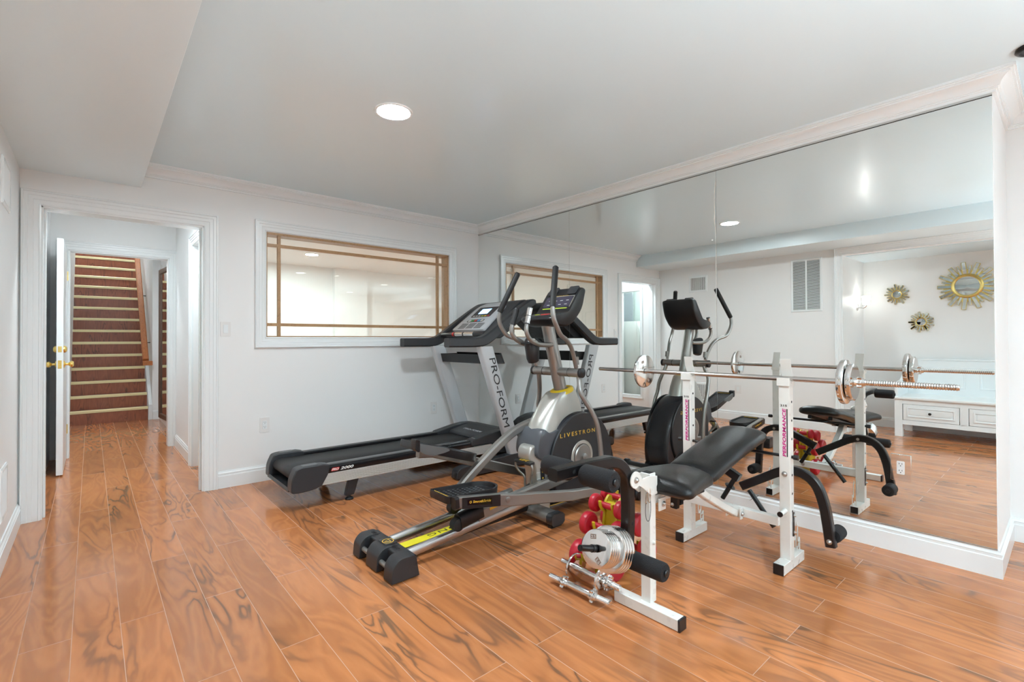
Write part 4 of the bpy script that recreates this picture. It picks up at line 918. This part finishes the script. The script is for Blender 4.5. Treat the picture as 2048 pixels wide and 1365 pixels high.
# pedal arms, pedals and roller links
def pedal(pts0, y0, y1, z_rear, z_front, x0, x1, sgn):
    n = Vector((x1 - x0, 0, z_front - z_rear)).normalized(); up = Vector((-n.z, 0, n.x)); L_ = math.hypot(x1 - x0, z_front - z_rear); ym = (y0 + y1) / 2
    ol = rnd([(0, y0 + .0), (L_ * .80, y0), (L_, y0 + .045), (L_, y1 - .045), (L_ * .80, y1), (0, y1)], [.03, .05, .04, .04, .05, .03], 4)
    O_ = Vector((x0, 0, z_rear)); q = MB()
    f = lambda u, y, h: O_ + n * u + Vector((0, y, 0)) + up * h
    ins = [(L_ * .5 + (u - L_ * .5) * .93, ym + (y - ym) * .90) for u, y in ol]
    q.loft([[f(u * .98 + .004, ym + (y - ym) * .96, -.034) for u, y in ol], [f(u, y, -.020) for u, y in ol], [f(u, y, .006 + .018 * max(0, (u / L_ - .25))) for u, y in ol],
            [f(u, y, .004 + .018 * max(0, (u / L_ - .25))) for u, y in ins], [f(L_ * .5 + (u - L_ * .5) * .98, ym + (y - ym) * .97, -.008) for u, y in ins]])
    pd = build('pedal', q, blackp, E_, bevel=.002, angle=40)
    g = MB()
    for i in range(9):
        for j in range(6):
            c = f(L_ * .12 + i * L_ * .082, y0 + .035 + j * (y1 - y0 - .07) / 5, -.0075); g.obox(c, n, (0, 1, 0), up, .012, .004, .003).obox(c, n, (0, 1, 0), up, .004, .012, .003)
    build('tread_pattern', g, mat('tread_grey', (.10, .105, .11), .45) if 'tread_grey' not in MATS else MATS['tread_grey'], pd)
    g = MB().obox(f(.016, ym, .0005), n, (0, 1, 0), up, .003, (y1 - y0) * .72, .002).obox(f(.023, ym, .0005), n, (0, 1, 0), up, .003, (y1 - y0) * .72, .002)
    build('yellow_lines', g, goldm, pd)
    return pd
# right (near) side
ra = [(1.425, 2.088, .314), (1.712, 2.088, .268), (1.79, 2.088, .249), (2.30, 2.088, .168), (2.60, 2.088, .142)]
pa = build('pedal_arm', MB().sweep(ra, .042, [.060, .066, .066, .064, .050], (0, 1, 0), bev=.006), esilver, E_)
build('end_boot', MB().sweep([(1.405, 2.088, .312), (1.428, 2.088, .314)], .046, .066, (0, 1, 0), bev=.012), blackp, pa)
build('label_plate', MB().xz(rnd([(1.445, .338), (1.700, .303), (1.700, .240), (1.445, .280)], .004, 2), 2.0655, 2.0672), blackp, pa)
lp = build('decal', MB().xz([(1.478, .322), (1.640, .299), (1.640, .263), (1.478, .293)], 2.0645, 2.0655), gloss_black, pa)
text('lettering', 'Smooth', Vector((1.512, 2.0643, .2985)), (1, 0, -.15), (.15, 0, 1), .013, goldm, lp, .068, .0005, .1, bold=.02)
text('lettering', 'Stride', Vector((1.581, 2.0643, .2885)), (1, 0, -.15), (.15, 0, 1), .013, goldm, lp, .050, .0005, .1)
build('logo', MB().lathe([(0, .007), (.0006, .007), (.0006, .004), (0, .004)], (1.497, 2.0643, .306), (0, -1, 0), 24, caps=False), goldm, lp)
build('bolt', MB().lathe([(0, .016), (.003, .016), (.005, .012), (.005, .001)], (1.755, 2.067, .262), (0, -1, 0), 24), esilver, pa)
pedal(None, 2.112, 2.300, .338, .305, 1.385, 1.765, 1)
la = [(1.50, 2.612, .462), (1.60, 2.612, .455), (2.08, 2.612, .292), (2.34, 2.612, .204), (2.595, 2.612, .142)]
build('pedal_arm', MB().sweep(la, .042, [.05, .06, .062, .060, .050], (0, 1, 0), bev=.006), esilver, E_)
pdf = pedal(None, 2.400, 2.588, .572, .418, 1.365, 1.830, -1)
build('side_plate', MB().xz(rnd([(1.385, .572), (1.385, .532), (1.42, .508), (1.48, .492), (1.545, .496), (1.590, .505), (1.575, .520)], .014, 4), 2.392, 2.402), mat('pedal_side_grey', (.15, .155, .16), .35, .3), pdf)
build('end_boot', MB().xz(rnd([(1.360, .600), (1.358, .545), (1.372, .528), (1.388, .528), (1.388, .592)], .008, 3), 2.388, 2.44), blackp, pdf, bevel=.004)
for (y, pts, hh, lab) in ((2.235, [(1.66, .150), (1.85, .180), (2.20, .215), (2.50, .25)], .068, 1), (2.442, [(1.655, .165), (1.70, .262), (1.88, .395), (2.03, .492), (2.18, .560), (2.42, .61)], .052, 0)):
    lk = build('roller_link', MB().sweep(crv([(x, y, z) for x, z in pts], 4), .050, hh, (0, 1, 0), bev=.010), esilver, E_)
    x_, z_ = (1.545, .147) if lab else (1.66, .150)
    build('roller', MB().lathe([(0, .020), (.006, .034), (.050, .034), (.056, .020)], (x_ - .018, y - .028, z_ - .012 + (.012 if not lab else 0)), (0, 1, 0), 28), rubber, lk)
    build('roller_boot', MB().sweep([(x_ - .01, y, z_), (x_ + (.145 if lab else .05), y, z_ + (.026 if lab else .08))], .064, .082, (0, 1, 0), bev=.03), blackp, lk, angle=50)
    if lab:
        build('caution_label', MB().obox((1.775, y - .0258, .182), (1, 0, .14), (0, 1, 0), (-.14, 0, 1), .075, .001, .014), goldm, lk)

# ================================================================== WEIGHT BENCH (runs along X)
B_ = thing('weight_bench', (2.2, 1.19, 0), 'white steel weight bench with black vinyl pads, barbell uprights and leg developer', 'weight bench')
def bolt(par, p, ax, r=.011, m=steel):
    return build('bolt', MB().lathe([(0, r * 1.35), (.0015, r * 1.35), (.002, r), (.006, r * .9), (.010, r * .5), (.011, .0005)], p, ax, 20), m, par)
def slab(secs, n=28, dome=.018):
    """upholstered pad: sections (x, z, half width, thickness, ymid) along a path"""
    rings = []
    for i, (x, z, hw, th) in enumerate(secs):
        a = Vector((secs[max(0, i - 1)][0], 0, secs[max(0, i - 1)][1])); b = Vector((secs[min(len(secs) - 1, i + 1)][0], 0, secs[min(len(secs) - 1, i + 1)][1]))
        t = (b - a).normalized(); up = Vector((-t.z, 0, t.x)); ring = []
        for k in range(n):
            an = 2 * PI * k / n; c, s_ = math.cos(an), math.sin(an)
            yy = hw * math.copysign(abs(c) ** .45, c); zz = math.copysign(abs(s_) ** .55, s_) * th / 2
            if s_ > 0: zz += dome * (1 - (yy / hw) ** 2) * (th / .055)
            ring.append(Vector((x, 1.19 + yy, z)) + up * zz)
        rings.append(ring)
    return MB().loft(rings)
ss = []
for k in range(17):
    u = k / 16; x = 1.800 + u * .318; hw = .190 - .062 * u
    e = min(1, u / .12); e2 = min(1, (1 - u) / .04)
    hw *= (.80 + .20 * math.sqrt(max(0, 1 - (1 - e) ** 2))) * (.94 + .06 * e2)
    ss.append((x, .520 + .006 * math.sin(u * PI) - .006 * u, hw, .056 * (.25 + .75 * math.sqrt(max(0, 1 - (1 - e) ** 2))) * (.55 + .45 * e2)))
build('seat', slab(ss), vinyl, B_, angle=60)
ss = []
for k in range(25):
    u = k / 24; x = 2.118 + u * .607; hw = .122 + .006 * u; e = min(1, u / .05); e2 = min(1, (1 - u) / .09)
    hw *= (.94 + .06 * e) * (.70 + .30 * math.sqrt(max(0, 1 - (1 - e2) ** 2)))
    ss.append((x, .510 + u * .128 + .010 * math.sin(u * PI), hw, .054 * (.5 + .5 * e) * (.3 + .7 * math.sqrt(max(0, 1 - (1 - e2) ** 2)))))
bk_ = build('backrest', slab(ss), vinyl, B_, angle=60)
for y in (1.125, 1.255): build('backrest_rail', MB().sweep([(2.10, y, .470), (2.66, y, .588)], .025, .025, (0, 1, 0), bev=.003), blackm, B_)
build('support_bar', MB().cyl((2.642, .905, .561), (2.642, 1.535, .561), .008, 16), blackm, B_)
for y in (.896, 1.52): build('bar_knob', MB().cyl((2.642, y, .561), (2.642, y + .022, .561), .0125, 20), blackp, B_)
for side, (a, b) in enumerate(((.927, .979), (1.453, 1.505))):
    ym = (a + b) / 2
    up_ = build('upright', MB().box(2.620, 2.668, a, b, .045, .945), whitem, B_, bevel=.004)
    build('foot_tube', MB().box(2.535, 2.805, a + .001, b - .001, .002, .052), whitem, up_, bevel=.003)
    build('foot_cap', MB().box(2.529, 2.537, a + .002, b - .002, .001, .052), blackp, up_, bevel=.002)
    build('open_end', MB().box(2.8045, 2.8056, a + .005, b - .005, .006, .048), darkhole, up_)
    sd_ = MB().box(2.612, 2.676, a - .004, b + .004, .915, .937)
    sd_.box(2.610, 2.614, a - .004, b + .004, .915, .955)
    sd_.sweep([(2.672, ym, .925), (2.668, ym, .965), (2.650, ym, 1.000), (2.640, ym, 1.048)], b - a - .002, .005, (0, 1, 0), bev=.001)
    build('bar_saddle', sd_, whitem, up_, bevel=.002)
    yf = a - .0004
    for z_ in (.835, .742, .650, .470, .378, .290): build('hole', MB().cyl((2.645, yf, z_), (2.645, yf + .001, z_), .0062, 14), darkhole, up_)
    text('lettering', 'PERFORMANCE', Vector((2.6195, a + .0185, .562)), (0, 0, 1), (0, 1, 0), .0155, pink, up_, .240, .0005, .15, bold=.03)
    build('stripe', MB().box(2.6190, 2.6200, a + .010, a + .0145, .562, .800), blackm, up_)
    text('lettering', '215', Vector((2.6195, b - .008, .812)), (0, -1, 0), (0, 0, 1), .010, blackm, up_, .032, .0005, bold=.02)
    bolt(up_, (2.620, a + .026, .475), (-1, 0, 0), .010)
    if side == 0:
        kp = build('peg', MB().cyl((2.622, ym, .292), (2.560, ym, .288), .0125, 20), whitem, up_)
        build('peg_cap', MB().cyl((2.561, ym, .288), (2.556, ym, .288), .0130, 20), blackp, kp)
        pl_ = build('side_plate', MB().xz(rnd([(2.643, .165), (2.664, .165), (2.664, .285), (2.643, .285)], .004, 2), a - .004, a - .0005), blackm, up_, bevel=.001)
        bolt(pl_, (2.654, a - .004, .268), (0, -1, 0), .006); bolt(pl_, (2.654, a - .004, .185), (0, -1, 0), .006)
    for yy_, dx in ((ym - .008, 0), (ym + .012, .006)):
        build('plate_hook', MB().tube(crv([(2.752 + dx, yy_, .208), (2.748 + dx, yy_, .190), (2.760 + dx, yy_, .186), (2.764 + dx, yy_, .110), (2.776 + dx, yy_, .104), (2.788 + dx, yy_, .118), (2.789 + dx, yy_, .05)], 4), .0028, 8), whitem, up_)
    build('plate_hook', MB().tube(crv([(2.798, ym, .085), (2.790, ym, .062), (2.782, ym, .070), (2.780, ym, .05)], 4), .0028, 8), whitem, up_)
cb_ = build('crossbeam', MB().box(2.600, 2.640, .977, 1.455, .212, .256), whitem, B_, bevel=.003)
build('bracket', MB().box(2.572, 2.601, 1.150, 1.156, .204, .262).box(2.572, 2.601, 1.224, 1.230, .204, .262).box(2.596, 2.6005, 1.15, 1.23, .204, .262), whitem, cb_, bevel=.001)
bolt(cb_, (2.586, 1.150, .232), (0, -1, 0), .010)
for q in (1.10, 1.31): bolt(cb_, (2.640, q, .234), (1, 0, 0), .010)
build('strut', MB().sweep(crv([(2.115, 1.19, .478), (2.17, 1.19, .455), (2.23, 1.19, .410), (2.40, 1.19, .318), (2.585, 1.19, .228)], 4), .040, .036, (0, 1, 0), bev=.004), whitem, B_, angle=40)
fb_ = build('floor_bar', MB().box(1.742, 1.790, 1.026, 1.335, .002, .048), whitem, B_, bevel=.003)
build('foot_cap', MB().box(1.741, 1.791, 1.018, 1.028, .001, .049), blackp, fb_, bevel=.002)
fp_ = build('front_post', MB().box(1.768, 1.812, 1.167, 1.213, .045, .586), whitem, B_, bevel=.003)
build('open_top', MB().box(1.772, 1.808, 1.171, 1.209, .5855, .5868), darkhole, fp_)
bolt(fp_, (1.790, 1.167, .295), (0, -1, 0), .008, whitem)
m_ = MB(); plp = circ(1.655, .585, .034, 20, PI * .30, PI * 1.72, False) + [(1.70, .545), (1.765, .500), (1.806, .500), (1.806, .575), (1.760, .583), (1.700, .582)]
for y in (1.155, 1.219): m_.xz(plp, y, y + .006)
pp_ = build('pivot_bracket', m_, whitem, B_, bevel=.001)
bolt(pp_, (1.655, 1.155, .585), (0, -1, 0), .010)
st_ = build('seat_tube', MB().box(1.80, 2.13, 1.170, 1.210, .452, .488), whitem, B_, bevel=.003)
tb_ = build('tab', MB().box(1.812, 1.862, 1.150, 1.156, .425, .478), whitem, st_, bevel=.001); bolt(tb_, (1.842, 1.150, .452), (0, -1, 0), .010)
ch_ = build('hinge_channel', MB().box(1.93, 2.11, 1.105, 1.275, .455, .492), blackm, B_, bevel=.003); bolt(ch_, (1.945, 1.105, .473), (0, -1, 0), .006)
# leg developer
lp_ = [(1.214, .680), (1.42, .680), (1.52, .676), (1.575, .660), (1.618, .625), (1.640, .575), (1.646, .50), (1.646, .42), (1.640, .34), (1.630, .262)]
P = [Vector((1.214, 1.19, .680)), Vector((1.40, 1.19, .680))] + crv([(x, 1.19, z) for x, z in lp_[2:]], 4)
ld_ = build('leg_developer', MB().sweep(P, .044, .044, (0, 1, 0), bev=.005), blackm, B_, angle=40)
build('open_end', MB().box(1.2130, 1.2145, 1.172, 1.208, .662, .698), darkhole, ld_)
build('hole', MB().cyl((1.300, 1.1672, .680), (1.300, 1.1682, .680), .007, 14), darkhole, ld_)
build('hole', MB().cyl((1.646, 1.1672, .410), (1.646, 1.1682, .410), .007, 14), darkhole, ld_)
def roller(par, a, b, r, nub=1):
    a, b = Vector(a), Vector(b); d = (b - a).normalized(); L_ = (b - a).length
    f = build('foam_roller', MB().lathe([(0, r * .45), (0, r * .86), (.006, r * .97), (.016, r), (L_ - .016, r), (L_ - .006, r * .97), (L_, r * .86), (L_, r * .45)], a, d, 36), foam, par)
    build('axle_end', MB().lathe([(0, .012), (.006, .013), (.009, .010), (.009, .001)], b if nub > 0 else a, d * nub, 20), blackp, f)
    return f
build('axle', MB().cyl((1.341, 1.03, .666), (1.341, 1.35, .666), .010, 16), steel, ld_)
roller(ld_, (1.341, 1.158, .666), (1.341, 1.022, .666), .038); roller(ld_, (1.341, 1.222, .666), (1.341, 1.348, .666), .038)
build('axle', MB().cyl((1.612, 1.01, .283), (1.612, 1.37, .283), .010, 16), steel, ld_)
roller(ld_, (1.612, 1.160, .283), (1.612, 1.000, .283), .036); roller(ld_, (1.612, 1.220, .283), (1.612, 1.380, .283), .036)
pd_ = Vector((-.956, 0, .293)); ps = Vector((1.632, 1.19, .303))
build('weight_pin', MB().tube([ps, ps + pd_ * .290], .0118, 20).tube([ps, ps + pd_ * .205, ps + pd_ * .2055, ps + pd_ * .222, ps + pd_ * .2225], [.0118, .0118, .0145, .0145, .0118], 20), blackm, ld_)
build('open_end', MB().cyl(ps + pd_ * .2895, ps + pd_ * .2908, .0092, 18), darkhole, ld_)
build('cord_loop', MB().tube(crv([(1.742, 1.160, .548), (1.728, 1.158, .50), (1.722, 1.158, .44), (1.732, 1.158, .405), (1.750, 1.158, .403), (1.760, 1.158, .44), (1.757, 1.158, .50), (1.746, 1.160, .55)], 5), .0013, 6), blackp, B_)
for dx in (-.010, .012): build('locking_pin', MB().tube(crv([(1.742 + dx * .4, 1.158, .556), (1.736 + dx, 1.156, .52), (1.732 + dx, 1.156, .480), (1.742 + dx, 1.156, .480), (1.744 + dx, 1.156, .52), (1.746 + dx * .4, 1.158, .554)], 4), .0018, 6), chromer, B_)
# butterfly arms
for yz_, post, rol, piv in (([(1.195, .348), (1.09, .412), (1.00, .465), (.935, .484), (.875, .470), (.830, .425), (.803, .350), (.788, .265), (.773, .150)], ((1.158, .335), (1.032, .170)), (.772, .195), (.952, .478)),
                           ([(1.210, .385), (1.30, .430), (1.395, .474), (1.458, .486), (1.515, .474), (1.562, .435), (1.586, .360), (1.594, .265), (1.602, .125)], ((1.240, .372), (1.304, .255)), (1.603, .165), (1.478, .480))):
    P = crv([(2.692, y, z) for y, z in yz_], 4)
    ar = build('butterfly_arm', MB().sweep(P, .040, .044, (1, 0, 0), bev=.005), blackm, B_, angle=40)
    sg = 1 if yz_[0][0] < 1.2 else -1
    build('weight_post', MB().cyl((2.692, *post[0]), (2.692, *post[1]), .0125, 18), blackm, ar)
    pa_, pb_ = Vector((2.692, *post[0])), Vector((2.692, *post[1])); dq = (pb_ - pa_).normalized(); mq = pa_ + dq * .045
    build('stop_ring', MB().cyl(mq, mq + dq * .002, .028, 28), blackm, ar)
    roller(ar, (2.714, *rol), (2.812, *rol), .035)
    bolt(ar, (2.672, rol[0] + .004, rol[1] - .018), (-1, 0, 0), .009)
    build('pivot', MB().cyl((2.668, *piv), (2.716, *piv), .009, 16), steel, ar)

# ---- barbell across the uprights
bx, bz = 2.640, .9505
BB = thing('barbell', (bx, 1.22, bz), 'long chrome barbell resting across the bench uprights', 'barbell')
build('bar', MB().cyl((bx, .62, bz), (bx, 1.82, bz), .0125, 24), chromer, BB)
def thread(name, a, b, r, par, pitch=.0062, m=chromer):
    a, b = Vector(a), Vector(b); L_ = (b - a).length; n = int(L_ / pitch); pr = [(0, .001)]
    for i in range(n): pr += [(i * pitch, r * .84), (i * pitch + pitch * .35, r), (i * pitch + pitch * .65, r)]
    pr += [(L_, r * .8), (L_, .001)]
    return build(name, MB().lathe(pr, a, b - a, 20), m, par)
thread('threaded_end', (bx, .622, bz), (bx, .303, bz), .0132, BB, .0085)
build('sleeve_end', MB().lathe([(0, .0125), (.312, .0115), (.315, .009), (.315, .001)], (bx, 1.82, bz), (0, 1, 0), 20), chromer, BB)
def star(par, c, ax, s=1., r=.026):
    c = Vector(c); ax = Vector(ax).normalized(); u = ax.orthogonal().normalized(); v = ax.cross(u); rings = []
    for h, k_ in ((0, .92), (.003, 1.), (.015, 1.), (.018, .92)):
        rings.append([c + ax * h * s + (u * math.cos(a) + v * math.sin(a)) * s * k_ * (r if (i % 6) < 3 else r * .76) for i, a in enumerate([2 * PI * j / 36 for j in range(36)])])
    m_ = MB().loft(rings); m_.lathe([(-.010 * s, .016 * s), (0, .018 * s), (.018 * s, .018 * s), (.030 * s, .016 * s), (.030 * s, .0128)], c, ax, 28)
    return build('spin_collar', m_, chrome, par, angle=40)
star(BB, (bx, .648, bz), (0, -1, 0)); build('inner_collar', MB().cyl((bx, .710, bz), (bx, .722, bz), .017, 24).cyl((bx, 1.752, bz), (bx, 1.764, bz), .017, 24), chrome, BB)
def disc(c, ax, r, th, label, grp, mark=0, hole=.0135):
    c = Vector(c); ax = Vector(ax).normalized()
    t = tag(build('weight_plate', MB().lathe([(0, hole), (0, r * .93), (th * .12, r * .985), (th * .4, r), (th * .6, r), (th * .88, r * .985), (th, r * .93), (th, hole)], c, ax, 64, caps=False), chrome, org=c, angle=30), label, 'weight plate', grp)
    u = Vector((0, 0, 1)); u = (u - ax * u.dot(ax)).normalized(); v = ax.cross(u)
    for sg in (mark * [1, -1] if mark else []):
        n_ = -ax; cc = c + v * (-.02 * sg * r / .07) + u * sg * r * .55 + n_ * .0002
        right = u.cross(n_) if False else n_.cross(u) * -1
        rt = (v * .8 - u * .6 if sg < 0 else v * .8 + u * .2).normalized(); rt = (rt * -1) if rt.dot(Vector((0, -1, 0))) < 0 else rt
        q = MB().obox(cc, rt, n_.cross(rt), n_, .026, .017, .0006)
        mk = build('number_field', q, mat('engraved_%d' % len(MATS), (.33, .25, .21), .5, .6), t)
        text('lettering', '2.5', cc - rt * .010 - (n_.cross(rt)) * .005 * (1 if (n_.cross(rt)).z > 0 else -1) + n_ * .0004, rt, n_.cross(rt) * (1 if (n_.cross(rt)).z > 0 else -1), .010, chrome, mk, .020, .0004, bold=.01)
    return t
G_ = 'chrome plates on the barbell'
disc((bx, .685, bz), (0, 1, 0), .103, .025, 'largest chrome plate at the right end of the barbell, behind a smaller one', G_)
disc((bx, .657, bz), (0, 1, 0), .085, .024, 'smaller outer chrome plate at the right end of the barbell', G_)
disc((bx, 1.768, bz), (0, 1, 0), .104, .020, 'single chrome plate at the left, far end of the barbell', G_, 1)
# ---- plates stacked on the leg developer pin
G_ = 'chrome plates on the leg developer'; ord_ = ['first', 'second', 'third', 'fourth', 'fifth']
ordb = ['frontmost', 'second', 'third', 'last']
s_ = .198
for i in range(5):
    s_ -= .0132
    disc(ps + pd_ * (s_ + .0128), -pd_, .070, .0128, 'small chrome plate on the leg developer pin, %s from the pin tip' % ord_[i], G_, 1 if i == 0 else 0)
for i in range(4):
    s_ -= .0168
    disc(ps + pd_ * (s_ + .0164), -pd_, .087, .0164, 'large chrome plate on the leg developer pin, %s of the four large ones' % ordb[i], G_)

# ---- red dumbbells on their yellow rack
RK = thing('dumbbell_rack', (1.955, 1.505, 0), 'yellow plastic dumbbell rack standing behind the leg developer', 'dumbbell rack')
LV = [(1.930, 1.512, .328, .0445, .154), (2.018, 1.522, .352, .038, .138), (1.880, 1.505, .236, .0555, .180), (2.044, 1.505, .236, .0555, .180), (1.832, 1.505, .098, .063, .208), (2.090, 1.505, .098, .063, .208)]
for y in (1.462, 1.536):
    m_ = MB(); m_.xz(rnd([(1.87, .003), (1.905, .003), (1.93, .06), (1.99, .06), (2.015, .003), (2.05, .003), (2.035, .12), (2.00, .22), (1.995, .36), (1.975, .372), (1.945, .345), (1.925, .22), (1.885, .12)], .012, 3), y, y + .012)
    for (x, ym, z, r, sep) in LV:
        sg = -1 if x < 1.96 else 1; xc = 1.96 + sg * .02
        m_.sweep(crv([(xc, y + .006, z - .045), (x - sg * .010, y + .006, z - .030), (x + sg * .006, y + .006, z - .022), (x + sg * .020, y + .006, z - .004), (x + sg * .026, y + .006, z + .024)], 4), .014, .013, (0, 1, 0), bev=.004)
    build('side_frame', m_, yellowm, RK, angle=40)
m_ = MB(); m_.box(1.945, 1.975, 1.47, 1.54, .05, .340)
build('centre_web', m_, yellowm, RK, bevel=.004)
lab = ['upper red dumbbell on the near side of the yellow rack', 'topmost red dumbbell, far side of the yellow rack', 'middle red dumbbell on the near side of the yellow rack',
       'middle red dumbbell on the far, mirror side of the rack', 'lowest red dumbbell on the near side, partly behind chrome plates', 'lowest red dumbbell on the far, mirror side of the rack']
for (x, ym, z, r, sep), lb in zip(LV, lab):
    t = thing('dumbbell', (x, ym, z), lb, 'dumbbell', 'red dumbbells on the yellow rack'); hl = r * .80
    build('handle', MB().lathe([(0, .0140), (sep * .25, .0152), (sep * .5, .0160), (sep * .75, .0152), (sep, .0140)], (x, ym - sep / 2, z), (0, 1, 0), 24), redm, t)
    for s in (-1, 1):
        build('head', MB().lathe([(-hl * .5, .020), (-hl * .5, r * .80), (-hl * .36, r * .96), (-hl * .2, r), (hl * .2, r), (hl * .36, r * .96), (hl * .5, r * .80), (hl * .47, r * .62), (hl * .44, .001)], (x, ym + s * sep / 2, z), (0, s, 0), 40), redm, t)
# ---- adjustable chrome dumbbells on the floor
def hand_bar(a, b, label, r=.0135, plates=None):
    a, b = Vector(a), Vector(b); d = (b - a).normalized(); L_ = (b - a).length; m0 = (a + b) / 2
    t = thing('dumbbell_bar', m0, label, 'dumbbell', 'chrome dumbbell bars on the floor')
    build('grip', MB().lathe([(0, .001), (0, r * 1.05), (.01, r * 1.16), (.125, r * 1.16), (.135, r * 1.05), (.135, .001)], m0 - d * .0675, d, 24), chrome, t)
    thread('threaded_end', m0 - d * .066, a, r, t, .0055, chrome); thread('threaded_end', m0 + d * .066, b, r, t, .0055, chrome)
    return t, d, m0
t, d, m0 = hand_bar((1.652, 1.640, .030), (1.667, 1.295, .030), 'bare chrome dumbbell bar with two star collars, nearest the camera')
star(t, m0 - d * .072, -d, 1.08, .0275); star(t, m0 + d * .072, d, 1.08, .0275)
t, d, m0 = hand_bar((1.752, 1.655, .0665), (1.742, 1.300, .0665), 'chrome dumbbell bar loaded with two plates, beside the yellow rack')
star(t, m0 + d * .102, d, 1.15, .030); build('inner_collar', MB().cyl(m0 - d * .066, m0 - d * .080, .018, 24).cyl(m0 + d * .066, m0 + d * .078, .018, 24), chrome, t)
disc(m0 - d * .080, -d, .066, .013, 'chrome plate on the far end of the loaded dumbbell bar on the floor', 'plates on the floor dumbbell')
disc(m0 + d * .079, d, .066, .013, 'chrome plate on the near end of the loaded dumbbell bar on the floor', 'plates on the floor dumbbell')
